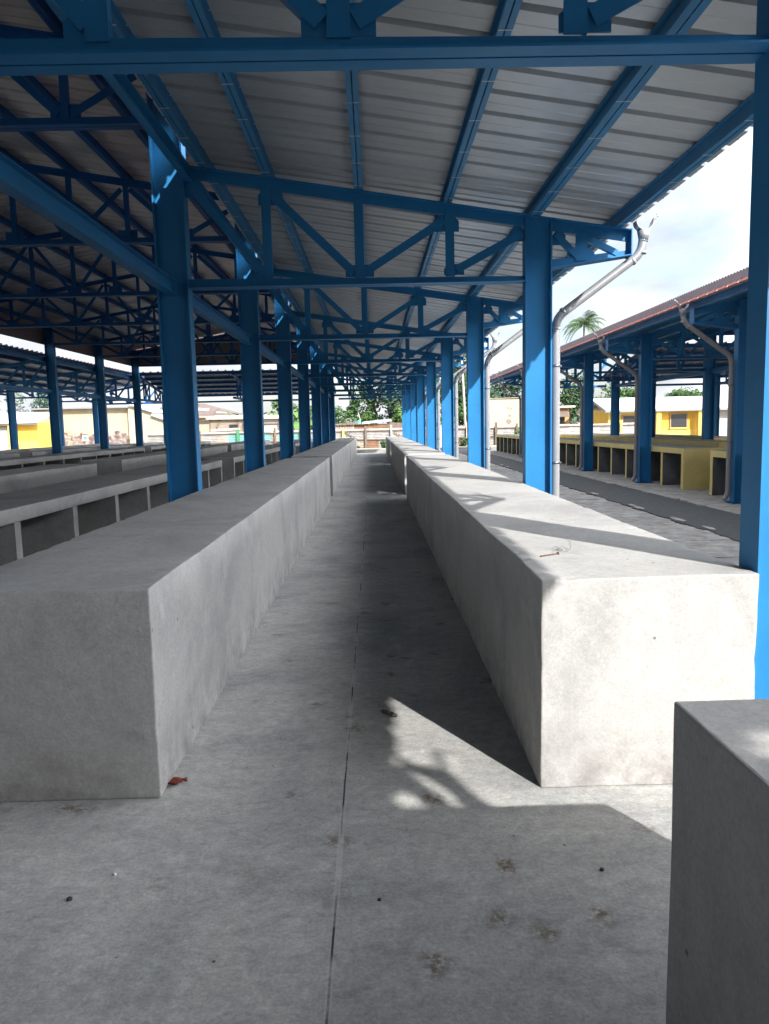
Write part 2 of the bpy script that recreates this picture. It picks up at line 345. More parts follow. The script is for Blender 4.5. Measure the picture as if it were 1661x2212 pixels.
def build_hall(name, label, BAY, T, y_first, kback, kmin, kmax, knave, sheet_m, pipe_m, ys, ye, first_off, fascia):
    """A steel hall: raised nave (x -10.3..-1.9), lower aisles on both sides and across the far end. T places it, sx=-1 mirrors."""
    root = empty(name, T((-6.1, y_first, 0))); tag(root, label, 'market hall')
    inv = Matrix.Translation(-root.location)
    def P(nm, mb, mats, parent=root):
        me = mb.mesh(nm, mats); me.transform(inv if parent is root else Matrix.Identity(4))
        return link(nm, me, parent)
    Y = lambda k: y_first + BAY*k + (first_off if k == 0 else 0)
    # --- one mesh per kind of column, truss member ...; copied along the hall
    def rep(nm, mb, mats, ks, dx=0.0, kids=()):
        """first one at k=ks[0] (built at y=0), the others share its mesh"""
        me = mb.mesh(nm, mats); kid_me = [(kn, km.mesh(kn, kmat)) for kn, km, kmat in kids]; out = []
        for k in ks:
            o = link(nm, me, root, Vector((0, Y(k), 0)) - root.location)
            for kn, km in kid_me: link(kn, km, o)
            out.append(o)
        return out
    def column(x0, x1, ztop, ks, fl=0.15, dep=0.0):
        mb = MB(T); t = 0.014; h = fl/2
        mb.box(x0, x0+t, -h, h, 0, ztop); mb.box(x1-t, x1, -h, h, 0, ztop); mb.box(x0+t, x1-t, -0.006, 0.006, 0, ztop)
        pl = MB(T); pl.box(x0-0.05, x1+0.05, -h-0.05, h+0.05, 0.002, 0.018)
        return rep('column', mb, M['blue'], ks, kids=[('base_plate', pl, M['blue_dark'])])
    ka = list(range(kmin, kmax+1)); kn = list(range(kmin, knave+1)); kca = list(range(kback, kmax+1)); kcn = list(range(kback, knave+1))
    cr = column(1.462, 1.715, zt(1.63)-0.01, kca)
    column(-1.985, -1.692, zn(-1.91)-0.02, kcn, fl=0.16)
    column(-10.49, -10.20, zn(-1.91)-0.02, kcn, fl=0.16)
    column(-13.92, -13.665, zt(1.63)-0.01, kca)
    # --- side-aisle truss (right one; the left one is its mirror image about x = -6.1)
    def aisle_truss(mir, ks, inner=True):
        X = (lambda x: -12.2-x) if mir else (lambda x: x)
        def p(x, z, y=0.0): return (X(x), y, z)
        ch = MB(T); a = 0.080
        for s in (-1, 1):                                    # double-angle chords
            y0, y1 = sorted((s*0.006, s*a)); w0, w1 = sorted((s*0.006, s*0.014))
            for (xa, za, xb, zb) in ((-1.69, 2.735, 1.46, 2.735), (1.717, 2.85, 2.45, 2.952)):
                xs = [xa, xb]
                ch.hexa([p(xa, za, y0), p(xb, zb, y0), p(xb, zb, y1), p(xa, za, y1), p(xa, za+.009, y0), p(xb, zb+.009, y0), p(xb, zb+.009, y1), p(xa, za+.009, y1)])
                ch.hexa([p(xa, za+.009, w0), p(xb, zb+.009, w0), p(xb, zb+.009, w1), p(xa, za+.009, w1), p(xa, za+.088, w0), p(xb, zb+.088*.65, w0), p(xb, zb+.088*.65, w1), p(xa, za+.088, w1)])
        tp = MB(T)
        for s in (-1, 1):
            y0, y1 = sorted((s*0.006, s*a)); w0, w1 = sorted((s*0.006, s*0.014))
            for xa, xb in ((-1.69, 1.47), (1.472, 2.45)):
                za, zb = zt(xa), zt(xb)
                if xa > 1.4:
                    za -= 0.0; 
                tp.hexa([p(xa, za-.009, y0), p(xb, zb-.009, y0), p(xb, zb-.009, y1), p(xa, za-.009, y1), p(xa, za, y0), p(xb, zb, y0), p(xb, zb, y1), p(xa, za, y1)])
                tp.hexa([p(xa, za-.098, w0), p(xb, zb-.098, w0), p(xb, zb-.098, w1), p(xa, za-.098, w1), p(xa, za-.009, w0), p(xb, zb-.009, w0), p(xb, zb-.009, w1), p(xa, za-.009, w1)])
        kids = [('top_chord', tp, M['blue'])]
        def member(nm, x0, z0, x1, z1, w=0.075, t=0.05):
            m = MB(T); m.bar(p(x0, z0), p(x1, z1), [(-t/2, -w/2), (-t/2+0.008, -w/2), (-t/2+0.008, w/2-0.008), (t/2, w/2-0.008), (t/2, w/2), (-t/2, w/2)])
            kids.append((nm, m, M['blue']))
        def gus(x, z, w, h):
            m = MB(T); m.prism([p(x-w/2, z, -0.005), p(x+w/2, z, -0.005), p(x+w/2, z+h*.62, -0.005), p(x+w/2-.05, z+h, -0.005), p(x-w/2+.05, z+h, -0.005), p(x-w/2, z+h*.62, -0.005)], (0, 0.010, 0))
            kids.append(('gusset_plate', m, M['blue']))
        v1, v2, v3 = -0.95, -0.09, 0.76
        for v in (v1, v2, v3): member('vertical_strut', v, 2.80, v, zt(v)-0.07, 0.085)
        member('diagonal', -1.66, zt(-1.66)-.15, v1-.03, 2.86); member('diagonal', v1+.05, zt(v1)-.14, v2-.06, 2.86)
        member('diagonal', v3-.05, zt(v3)-.14, v2+.06, 2.86); member('diagonal', 1.45, zt(1.45)-.16, v3+.06, 2.86)
        gus(v1-.04, 2.815, .17, .10); gus(v2, 2.815, .27, .11); gus(v3+.04, 2.815, .19, .10)
        gus(v1+.04, zt(v1)-.24, .22, .15); gus(v3-.03, zt(v3)-.24, .24, .15); gus(-1.63, zt(-1.63)-.26, .18, .17); gus(1.40, zt(1.40)-.24, .14, .15)
        member('diagonal', 1.76, zt(1.76)-.13, 1.97, 2.96, .06); member('vertical_strut', 2.0, 2.92, 2.0, zt(2.0)-.08, .11); member('diagonal', 2.05, zt(2.05)-.12, 2.34, 2.985, .055)
        gus(1.79, zt(1.79)-.22, .13, .14); gus(2.0, 2.935, .26, .10)
        ep = MB(T); ep.box(*sorted((X(2.452), X(2.462))), -0.085, 0.085, 2.945, zt(2.45)+.005); kids.append(('end_plate', ep, M['blue']))
        rep('truss', ch, M['blue'], ks, kids=kids)
    aisle_truss(False, ka); aisle_truss(True, ka)
    # --- nave truss
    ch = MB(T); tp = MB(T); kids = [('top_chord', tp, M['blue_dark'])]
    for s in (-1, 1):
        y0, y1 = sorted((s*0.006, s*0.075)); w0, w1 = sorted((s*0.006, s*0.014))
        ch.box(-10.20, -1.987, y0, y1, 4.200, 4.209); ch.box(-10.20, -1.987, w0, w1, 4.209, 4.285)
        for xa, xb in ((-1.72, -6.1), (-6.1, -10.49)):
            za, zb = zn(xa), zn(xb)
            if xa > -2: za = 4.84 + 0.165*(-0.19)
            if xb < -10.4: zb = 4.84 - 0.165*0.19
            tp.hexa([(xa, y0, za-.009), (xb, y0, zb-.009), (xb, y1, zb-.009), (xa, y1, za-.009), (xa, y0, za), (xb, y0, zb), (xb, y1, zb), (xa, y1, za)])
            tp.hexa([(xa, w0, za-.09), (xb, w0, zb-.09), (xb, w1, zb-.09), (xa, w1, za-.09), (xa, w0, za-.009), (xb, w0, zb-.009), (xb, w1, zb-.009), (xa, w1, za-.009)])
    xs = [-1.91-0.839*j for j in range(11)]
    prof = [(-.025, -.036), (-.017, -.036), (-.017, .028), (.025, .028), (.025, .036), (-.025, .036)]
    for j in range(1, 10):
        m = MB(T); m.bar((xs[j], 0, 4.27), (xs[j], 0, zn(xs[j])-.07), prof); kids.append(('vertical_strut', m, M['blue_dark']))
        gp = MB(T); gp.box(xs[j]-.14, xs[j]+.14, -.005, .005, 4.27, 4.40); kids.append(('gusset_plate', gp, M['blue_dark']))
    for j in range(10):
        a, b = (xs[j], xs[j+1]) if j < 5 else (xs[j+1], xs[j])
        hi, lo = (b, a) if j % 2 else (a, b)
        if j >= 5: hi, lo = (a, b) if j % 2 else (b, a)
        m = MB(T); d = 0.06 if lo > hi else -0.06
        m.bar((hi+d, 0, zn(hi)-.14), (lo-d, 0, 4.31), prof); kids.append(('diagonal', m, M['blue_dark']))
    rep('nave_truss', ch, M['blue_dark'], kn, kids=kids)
    # --- purlins, tie beams, roof sheets
    pm = [M['blue_lit'], M['white_line']]
    for x in AISLE_P:
        P('purlin', purlin_mesh(T, x, zt(x)+.001, (.075 if x > 2 else .098) if x > 1 else .078, .118, ys, ye), pm)
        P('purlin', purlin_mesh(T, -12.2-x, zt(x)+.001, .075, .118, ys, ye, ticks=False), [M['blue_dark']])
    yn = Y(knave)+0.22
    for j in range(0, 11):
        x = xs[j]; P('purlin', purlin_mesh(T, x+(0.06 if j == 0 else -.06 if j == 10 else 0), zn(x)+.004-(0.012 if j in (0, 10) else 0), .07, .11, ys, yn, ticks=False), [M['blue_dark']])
    for k0, k1 in zip(kn, kn[1:]):
        ya, yb = Y(k0)+.082, Y(k1)-.082
        for x in (-1.84, -10.35):
            mb = MB(T); mb.box(x-.004, x+.004, ya, yb, 2.672, 2.788); mb.box(x-.045, x+.045, ya, yb, 2.664, 2.672); mb.box(x-.045, x+.045, ya, yb, 2.788, 2.796)
            P('tie_beam', mb, M['blue'])
    for x in (-1.655, -10.545):
        mb = MB(T); mb.box(x-.034, x+.034, ys, yn, 3.700, 3.707); mb.box(x-.034, x-.028, ys, yn, 3.707, 3.815); mb.box(x-.034, x+.034, ys, yn, 3.815, 3.822)
        P('eave_beam', mb, M['blue'])
    sm = [sheet_m, M['sheet_top']]
    mb = MB(T); sheet_mesh(mb, ys-.1, ye+.12, lambda x: zt(x)+.121, -1.645, 2.53); P('roof_sheet', mb, sm)
    mb = MB(T); sheet_mesh(mb, ys-.1, ye+.12, lambda x: zt(-12.2-x)+.121, -10.555, -14.70); P('roof_sheet', mb, sm)
    mb = MB(T); sheet_mesh(mb, ys-.1, yn+.15, lambda x: 4.84+.165*(-1.91-x)+.118, -6.1, -1.03); P('roof_sheet', mb, sm)
    mb = MB(T); sheet_mesh(mb, ys-.1, yn+.15, lambda x: 4.84+.165*(x+10.3)+.118, -6.1, -11.17); P('roof_sheet', mb, sm)
    mb = MB(T); mb.prism([(-6.35, ys-.12, 5.60), (-6.1, ys-.12, 5.70), (-5.85, ys-.12, 5.60), (-5.85, ys-.12, 5.615), (-6.1, ys-.12, 5.715), (-6.35, ys-.12, 5.615)], (0, yn-ys+.3, 0)); P('ridge_cap', mb, M['sheet_top'])
    # upper walls of the nave above the open clerestory slot
    for x, d in ((-1.675, .006), (-10.525, .006)):
        mb = MB(T); mb.box(x-d/2, x+d/2, ys, yn, 4.235, 4.90); P('wall_cladding', mb, M['mauve'])
    mb = MB(T); mb.prism([(-1.68, yn-.02, 4.235), (-10.52, yn-.02, 4.235), (-10.52, yn-.02, 4.90), (-6.1, yn-.02, 5.62), (-1.68, yn-.02, 4.90)], (0, .006, 0)); P('wall_cladding', mb, M['zinc_old'])
    # --- end aisle: lower roof across the far end
    y0e = Y(knave)+.28; sl = 0.1564; ze = lambda y: zt(-1.7) - sl*(y-y0e)
    yl = Y(kmax)
    mb = MB(T); sheet_mesh(mb, -10.38, -1.83, lambda y: ze(y)+.121, y0e-.06, yl+.95, axis='x'); P('roof_sheet', mb, sm)
    for i in range(6):
        y = y0e+.05 + i*(yl+.85-y0e-.05)/5
        mb = MB(T); z = ze(y); mb.box(-10.36, -1.85, y-.035, y+.035, z+.112, z+.119); mb.box(-10.36, -1.85, y-.035, y-.028, z+.008, z+.112); mb.box(-10.36, -1.85, y-.035, y+.035, z+.001, z+.008)
        P('purlin', mb, M['blue_dark'])
    for x in (-10.30, -6.1, -2.05):
        mb = MB(T); mb.box(x-.15, x+.15, yl-.006, yl+.006, 0, ze(yl)-.01); mb.box(x-.16, x-.15, yl-.07, yl+.07, 0, ze(yl)-.01); mb.box(x+.15, x+.16, yl-.07, yl+.07, 0, ze(yl)-.01); P('column', mb, M['blue'])
        t = MB(T); t.rect((x, Y(knave)+.09, 2.78), (x, yl-.08, 2.78), .12, .09, (1, 0, 0)); t.rect((x, Y(knave)+.09, ze(Y(knave)+.09)-.05), (x, yl+.9, ze(yl+.9)-.05), .12, .09, (1, 0, 0)); o = P('truss', t, M['blue_dark'])
        n = 5
        for i in range(1, n):
            y = Y(knave) + i*(yl-Y(knave))/n; m = MB(T); m.rect((x, y, 2.82), (x, y, ze(y)-.09), .05, .07, (1, 0, 0)); me = m.mesh('vertical_strut', M['blue_dark']); me.transform(inv); link('vertical_strut', me, o)
            y2 = y + (yl-Y(knave))/n*(.88 if i % 2 else -.88); m = MB(T); m.rect((x, y, ze(y)-.12), (x, y2, 2.84), .05, .06, (1, 0, 0)); me = m.mesh('diagonal', M['blue_dark']); me.transform(inv); link('diagonal', me, o)
    mb = MB(T); mb.box(-10.14, -6.26, yl-.06, yl+.06, 2.735, 2.815); P('tie_beam', mb, M['blue_dark'])
    mb = MB(T); mb.box(-5.94, -2.22, yl-.06, yl+.06, 2.735, 2.815); P('tie_beam', mb, M['blue_dark'])
    mb = MB(T); mb.box(-13.67, -10.46, yl-.06, yl+.06, 2.735, 2.815); P('tie_beam', mb, M['blue_dark'])
    if fascia:
        mb = MB(T); mb.box(2.502, 2.522, ys-.1, ye+.12, zt(2.5)+.150, zt(2.5)+.268)
        a = ys
        while a < ye: mb.box(2.498, 2.526, a, a+.05, zt(2.5)+.268, zt(2.5)+.282); a += .09
        P('fascia', mb, M['mauve'])
        mb = MB(T); a = ys
        while a < ye: mb.box(2.44, 2.535, a, a+.25, zt(2.5)+.118, zt(2.5)+.149); a += .33
        P('rib_light', mb, M['pink'])  # added pink blocks standing in for light through the rib openings
    # --- rain pipes hung on the outer columns, each with its open half-round outlet
    def bend(pts, r):
        out = [Vector(pts[0])]
        for a, b, c in zip(pts, pts[1:], pts[2:]):
            a, b, c = Vector(a), Vector(b), Vector(c); d1 = (a-b).normalized(); d2 = (c-b).normalized()
            for i in range(5):
                t = i/4; out.append((b+d1*r)*(1-t)**2 + b*2*t*(1-t) + (b+d2*r)*t*t)
        out.append(Vector(pts[-1])); return out
    yo = 0.02
    pipe = MB(T); pipe.tube(bend([(2.60, yo, 3.165), (2.585, yo, 2.985), (1.772, yo, 2.40), (1.772, yo, .12), (1.84, yo, .045)], .10), .041, 14)
    kids = []
    for z in (1.95, 1.02): 
        c = MB(T); c.tube([(1.772, yo, z-.012), (1.772, yo, z+.012)], .0445, 14); c.box(1.712, 1.735, yo-.012, yo+.012, z-.008, z+.008); c.box(1.81, 1.83, yo-.006, yo+.006, z-.008, z+.008); kids.append(('clamp', c, M['clamp']))
    for pt, d in (((2.598, yo, 3.10), (0, 0, 1)), ((2.588, yo, 2.99), (0, 0, 1)), ((2.50, yo, 2.917), (.777, 0, .63)), ((1.842, yo, 2.457), (.777, 0, .63)), ((1.772, yo, 2.30), (0, 0, 1))):
        c = MB(T); d = Vector(d); c.tube([Vector(pt)-d*.012, Vector(pt)+d*.012], .0435, 14); kids.append(('pipe_joint', c, pipe_m))
    u = MB(T)
    pts = [(2.60 + .085*math.cos(a), 3.275+.085*math.sin(a)) for a in [math.pi*(1+i/10) for i in range(11)]]
    for (xa, za), (xb, zb) in zip(pts, pts[1:]):
        ia, ib = (2.60+(xa-2.60)*.93, 3.275+(za-3.275)*.93), (2.60+(xb-2.60)*.93, 3.275+(zb-3.275)*.93)
        u.hexa([(xa, yo-.05, za), (xb, yo-.05, zb), (xb, yo+.05, zb), (xa, yo+.05, za), (ia[0], yo-.05, ia[1]), (ib[0], yo-.05, ib[1]), (ib[0], yo+.05, ib[1]), (ia[0], yo+.05, ia[1])])
    u.tube([(2.60, yo, 3.10), (2.60, yo, 3.195)], [.043, .06], 14)
    u.tube([(2.683, yo, 3.27), (2.70, yo, 3.305), (2.735, yo, 3.335)], [.012, .012, .008], 8); u.tube([(2.735, yo-.01, 3.335), (2.735, yo+.01, 3.335)], .016, 8)
    kids.append(('gutter_outlet', u, pipe_m))
    rep('downpipe', pipe, pipe_m, ka, kids=kids)
    return root

build_hall('market_hall', 'blue steel open market hall whose raised roof covers the bare grey counters', BAY, lambda p: Vector(p), 2.92, -8, -1, 8, 7, M['zinc'], M['pipe'], -33.0, 38.55, -0.04, False)
build_hall('market_hall', 'blue steel market hall across the asphalt lane, sheltering the yellow edged counters', NBAY, lambda p: Vector((7.70-p[0], p[1], p[2])), 12.42-2*NBAY, -7, -1, 6, 5, M['zinc_old'], M['pipe_brown'], -27.5, 38.9, 0.0, True)

# ------------------------------------------------------------------ cement counters
def counter(label, x0, x1, y0, y1, open_side, group, yellow=False, base=0.0, n_div=None, h=0.829, seed=0, fine=0.0):
    """Plastered cement counter: thick top, closed back towards the customers, end walls; the vendor's side is a row of cubbies."""
    rnd = random.Random(seed); tt, bt, et = 0.118, 0.10, 0.115
    yl = [y0, y0+et]; n = max(2, int((y1-y0-2*et)/0.45))
    yl += [y0+et + (y1-y0-2*et)*i/n for i in range(1, n)] + [y1-et, y1]
    xl = [x0, x0+bt, x1] if open_side > 0 else [x0, x1-bt, x1]
    zl = [0.0, 0.28, 0.55, h-tt, h]
    if fine:
        sub = lambda L_, st: [a+(b-a)*i/max(1, round((b-a)/st)) for a, b in zip(L_, L_[1:]) for i in range(max(1, round((b-a)/st)))] + [L_[-1]]
        cut = [c for c in yl if c < fine]; yl = sub(cut, .05) + [c for c in yl if c >= fine]
        xl = sub(xl, .06); zl = sub(zl, .06)
    def filled(i, j, k):
        if i < 0 or j < 0 or k < 0 or i >= len(xl)-1 or j >= len(yl)-1 or k >= len(zl)-1: return False
        xc, yc, zc = (xl[i]+xl[i+1])/2, (yl[j]+yl[j+1])/2, (zl[k]+zl[k+1])/2
        return zc > h-tt or yc < y0+et or yc > y1-et or (xc < x0+bt if open_side > 0 else xc > x1-bt)
    bm = bmesh.new(); V = {}
    def v(i, j, k):
        if (i, j, k) not in V:
            x, y, z = xl[i], yl[j]-y0, zl[k]
            q = Vector((x*3, (y+y0)*1.6, z*3+seed)); a = 0.0045
            x += a*noise.noise(q); top_ = z > h-1e-4
            if top_: z += a*noise.noise(q+Vector((9, 3, 1)))
            if fine:
                w3 = Vector((x, y+y0, z)); ex = min(abs(xl[i]-x0), abs(xl[i]-x1)) < 1e-4; ey = abs(yl[j]-y0) < 1e-4
                if (ex and top_) or (ey and top_) or (ex and ey):          # worn arrises
                    c_ = max(0, noise.noise(w3*13+Vector((seed, 0, 0)))-.18)*.016 + .0018*noise.noise(w3*34)
                    if ex: x += c_*(1 if abs(xl[i]-x0) < 1e-4 else -1)
                    if top_: z -= c_
                    if ey: y += c_*.7
                elif ey: y += .004*noise.noise(w3*2.2+Vector((3, 0, seed)))
                if zl[k] < 1e-4 and (ex or ey): x += .006*noise.noise(w3*9)*(1 if ex else 0); y += .006*noise.noise(w3*9)*(1 if ey else 0)
            V[i, j, k] = bm.verts.new((x-(x0+x1)/2, y-(y1-y0)/2, z))
        return V[i, j, k]
    for i in range(len(xl)-1):
        for j in range(len(yl)-1):
            for k in range(len(zl)-1):
                if not filled(i, j, k): continue
                for (d, c) in (((-1, 0, 0), ((0,0,0),(0,0,1),(0,1,1),(0,1,0))), ((1, 0, 0), ((1,0,0),(1,1,0),(1,1,1),(1,0,1))), ((0, -1, 0), ((0,0,0),(1,0,0),(1,0,1),(0,0,1))),
                               ((0, 1, 0), ((0,1,0),(0,1,1),(1,1,1),(1,1,0))), ((0, 0, -1), ((0,0,0),(0,1,0),(1,1,0),(1,0,0))), ((0, 0, 1), ((0,0,1),(1,0,1),(1,1,1),(0,1,1)))):
                    if filled(i+d[0], j+d[1], k+d[2]): continue
                    f = bm.faces.new([v(i+a, j+b, k+e) for a, b, e in c])
                    mi = 0
                    xc, yc, zc = (xl[i]+xl[i+1])/2 + d[0]*1e-3, (yl[j]+yl[j+1])/2, (zl[k]+zl[k+1])/2
                    fx = xl[i+1] if d[0] > 0 else xl[i] if d[0] < 0 else xc; fy = yl[j+1] if d[1] > 0 else yl[j] if d[1] < 0 else yc; fz = zl[k+1] if d[2] > 0 else zl[k] if d[2] < 0 else zc
                    e_ = 1e-4
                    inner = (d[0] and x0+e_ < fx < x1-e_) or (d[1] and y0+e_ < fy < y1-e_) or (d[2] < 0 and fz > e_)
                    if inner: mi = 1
                    elif yellow and d[2] == 0: mi = 2
                    f.material_index = mi
    mb = MB(); mb.bm.free(); mb.bm = bm
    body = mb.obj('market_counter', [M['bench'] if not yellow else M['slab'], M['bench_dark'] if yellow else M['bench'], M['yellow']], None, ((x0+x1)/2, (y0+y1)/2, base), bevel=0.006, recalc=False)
    tag(body, label, 'counter', group)
    nd_ = n_div or max(1, round((y1-y0)/1.17)-1)
    d = MB(); bx0, bx1 = (x0+bt+.002, x1-.004) if open_side > 0 else (x0+.004, x1-bt-.002)
    cx = (x0+x1)/2; d.box(bx0-cx, bx1-cx, -.052, .052, .001, h-tt-.001)
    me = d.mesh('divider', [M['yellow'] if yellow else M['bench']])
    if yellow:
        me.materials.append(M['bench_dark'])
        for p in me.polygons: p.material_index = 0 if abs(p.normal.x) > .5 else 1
    for i in range(1, nd_+1):
        link('divider', me, body, (0, -(y1-y0)/2 + (y1-y0)*i/(nd_+1), 0))
    return body
OWN = [  # x0, x1, open side, [(y0, y1, label)]
    (0.62, 1.45, 1, 'counters of the row beside the outer columns', [(-7.0, 1.515, 'dark shaded cement counter cut by the lower right corner of the photo'), (2.767, 14.4, 'long cement counter with sunlit white top and end, holding the nail'),
        (15.25, 27.1, 'sunlit cement counter behind the nail counter, banded with column shadows'), (27.8, 38.2, 'last cement counter of the sunlit row, towards the tin fence')]),
    (-1.702, -0.857, -1, 'counters of the row left of the aisle', [(2.774, 14.5, 'big grey cement counter left of the aisle with the red leaf at its foot'), (15.4, 27.2, 'second cement counter left of the aisle, behind the one by the red leaf'), (27.8, 38.2, 'third cement counter left of the aisle, nearest the tin fence')]),
    (-3.74, -2.88, 1, 'counters with cubbies facing the aisle columns', [(2.5, 14.25, 'grey cement counter with dark open cubbies behind the big front counter'), (15.45, 27.0, 'cubby counter seen just right of the largest column, second in its row'), (27.7, 38.1, 'cubby counter at the far end of the cubby row')]),
    (-6.10, -5.22, -1, 'closed counters in the middle of the hall', [(2.6, 14.2, 'closed dark counter directly behind the near cubby counter'), (15.6, 26.9, 'closed dark counter behind the second cubby counter'), (27.7, 38.0, 'closed dark counter at the far end of the middle row')]),
    (-9.05, -8.19, 1, 'counters before the far nave columns', [(5.0, 15.2, 'thin seen dark counter two rows past the cubbies, at the left photo edge'), (16.4, 27.0, 'dark counter in front of the far nave columns, below the stained wall'), (27.8, 38.0, 'dark counter in front of the far nave columns, furthest back')]),
    (-11.45, -10.58, -1, 'counters behind the far nave columns', [(10.0, 22.6, 'dark counter behind the far nave columns, at the left photo edge'), (23.4, 38.0, 'dark counter behind the far nave columns, below the cream wall')]),
    (-13.58, -12.72, 1, 'outermost counters on the left', [(12.0, 27.0, 'outermost dark counter below the yellow house'), (27.9, 38.0, 'outermost dark counter below the stained cream building')]),
]
s = 1
for x0, x1, side, grp, segs in OWN:
    for y0, y1, lb in segs: counter(lb, x0, x1, y0, y1, side, grp, seed=s, fine=(7.5 if x0 > -2 and y0 < 5 else 0)); s += 1
NEI = [
    (6.25, 7.10, -1, 'yellow edged counters along the lane', [(-6.0, 13.85, 'yellow edged cubby counter half hidden by the nearest blue column'), (15.05, 26.6, 'yellow edged counter with plain yellow end wall beside the lane'), (27.5, 38.2, 'yellow edged cubby counter furthest along the lane')]),
    (8.56, 9.42, 1, 'second row of yellow counters', [(-6.0, 17.6, 'closed yellow counter behind the lane counters, on the right'), (18.5, 26.6, 'closed yellow counter behind the lane counters, in the middle'), (27.5, 38.2, 'closed yellow counter behind the lane counters, furthest off')]),
    (10.58, 11.45, -1, 'third row of yellow counters', [(0.0, 22.0, 'olive yellow counter of the third row, on the right'), (23.2, 38.0, 'olive yellow counter of the third row, below the yellow building')]),
]
for x0, x1, side, grp, segs in NEI:
    for y0, y1, lb in segs: counter(lb, x0, x1, y0, y1, side, grp, yellow=True, base=-0.01, n_div=round((y1-y0)/1.1)-1, seed=s); s += 1

# ------------------------------------------------------------------ small things lying about
def at(o, x, y, z): o.location = (x, y, z); return o
t = MB(); t.tube([(-.048, -.03, .004), (.042, .026, .004)], .0032, 8); t.tube([(.042, .026, .004), (.0455, .0282, .0042)], .0075, 8)
M['rust'] = mat('rusty_iron', (0.14, 0.085, 0.055), 0.7, var=0.4, scale=60)
tag(t.obj('nail', M['rust'], None, (0.766, 3.254, 0.831)), 'bent rusty nail lying on the sunlit counter top', 'nail')
M['thread'] = mat('grey_thread', (0.26, 0.25, 0.24), 0.8)
pts = [(.793,3.323),(.811,3.341),(.819,3.412),(.847,3.484),(.849,3.44),(.838,3.368),(.835,3.389),(.852,3.44),(.875,3.458),(.883,3.435),(.884,3.392),(.879,3.361),(.861,3.323),(.845,3.325),(.844,3.356)]
tail = [(.879,3.361),(.898,3.401),(.926,3.495),(.951,3.607),(.955,3.667),(.976,3.765)]
t = MB()
t.tube([(x-.86, y-3.42, .003+.003*(i % 3)) for i, (x, y) in enumerate(pts)], .0009, 6); t.tube([(x-.86, y-3.42, .004) for x, y in tail], .0007, 6)
t.tube([(-.022+.014*math.cos(a), -.045+.028*math.sin(a), .006) for a in [k*.55 for k in range(13)]], .0014, 6)
tag(t.obj('thread', M['thread'], None, (0.86, 3.42, 0.830)), 'tangled grey thread curled beside the nail on the counter', 'thread')
# dry red leaf at the foot of the left counter: two crumpled lobes
M['leaf_red'] = mat('dry_red_leaf', (0.20, 0.035, 0.02), 0.7, var=0.45, scale=30)
bm = bmesh.new(); n = 9
rows = []
for i in range(n):
    u = i/(n-1); w_ = 0.024*math.sin(math.pi*min(1, u*1.04+.02))**.6*(1-.35*(abs(u-.5) < .12)); row = []
    for j in range(5):
        v_ = j/4-.5; row.append(bm.verts.new(((u-.5)*.078, v_*2*w_, .006+.011*abs(v_*2)**1.5+.006*math.sin(u*9+j))))
    rows.append(row)
for A, B in zip(rows, rows[1:]):
    for j in range(4): bm.faces.new((A[j], A[j+1], B[j+1], B[j])).smooth = True
mb = MB(); mb.bm.free(); mb.bm = bm; o = mb.obj('fallen_leaf', M['leaf_red'], None, (-0.822, 2.885, 0.002)); o.rotation_euler = (0, 0, .5)
sm_ = o.modifiers.new('Solid', 'SOLIDIFY'); sm_.thickness = .002
tag(o, 'crumpled dark red leaf at the foot of the left counter', 'leaf')
M['dung'] = mat('dry_clod', (0.20, 0.185, 0.16), 0.95, col2=(0.03, 0.027, 0.022), scale=70, bump=.6, bscale=120)
bm = bmesh.new()
for i in range(7):
    c = Vector(((i-3)*.0125, .006*math.sin(i*2.1), .010)); r = .0135*random.uniform(.7, 1.15)
    bmesh.ops.create_icosphere(bm, subdivisions=2, radius=r, matrix=Matrix.Translation(c) @ Matrix.Diagonal((1.1, .9, .75, 1)))
for v in bm.verts: v.co += Vector((noise.noise(v.co*140), noise.noise(v.co*140+Vector((5, 0, 0))), noise.noise(v.co*140+Vector((0, 5, 0)))))*.004
mb = MB(); mb.bm.free(); mb.bm = bm; o = mb.obj('clod', M['dung'], None, (0.047, 3.548, 0.0)); o.rotation_euler = (0, 0, -.75)
tag(o, 'dry lumpy dung clod on the aisle floor before the sunlit patch', 'clod')
M['pebble'] = mat('pebble_grey', (0.30, 0.28, 0.25), 0.9, var=.3, scale=40); M['pebble_dark'] = mat('pebble_dark', (0.045, 0.042, 0.04), 0.9); M['chip_white'] = mat('chip_white', (0.75, 0.75, 0.72), 0.6)
for (x, y, r, m, lb) in ((-.867, 2.275, .006, 'chip_white', 'tiny white chip on the floor before the left counter'), (-.962, 2.15, .009, 'pebble_dark', 'dark pebble on the floor, nearest the left photo edge'), (.693, 2.221, .007, 'pebble_dark', 'dark speck of gravel in the shade left of the corner counter'),
                     (.436, 3.248, .006, 'pebble', 'tiny pebble in the sunlit floor patch'), (.845, 1.948, .006, 'pebble_dark', 'dark speck of gravel close beside the corner counter'), (-.015, 2.104, .006, 'pebble_dark', 'dark speck of gravel just right of the floor joint')):
    bm = bmesh.new(); bmesh.ops.create_icosphere(bm, subdivisions=2, radius=r)
    for v in bm.verts: v.co = v.co*(1+.25*noise.noise(v.co*160+Vector((x, y, 0)))); v.co.z *= .7
    mb = MB(); mb.bm.free(); mb.bm = bm; tag(mb.obj('pebble', M[m], None, (x, y, r*.5)), lb, 'pebble', 'grit on the floor')

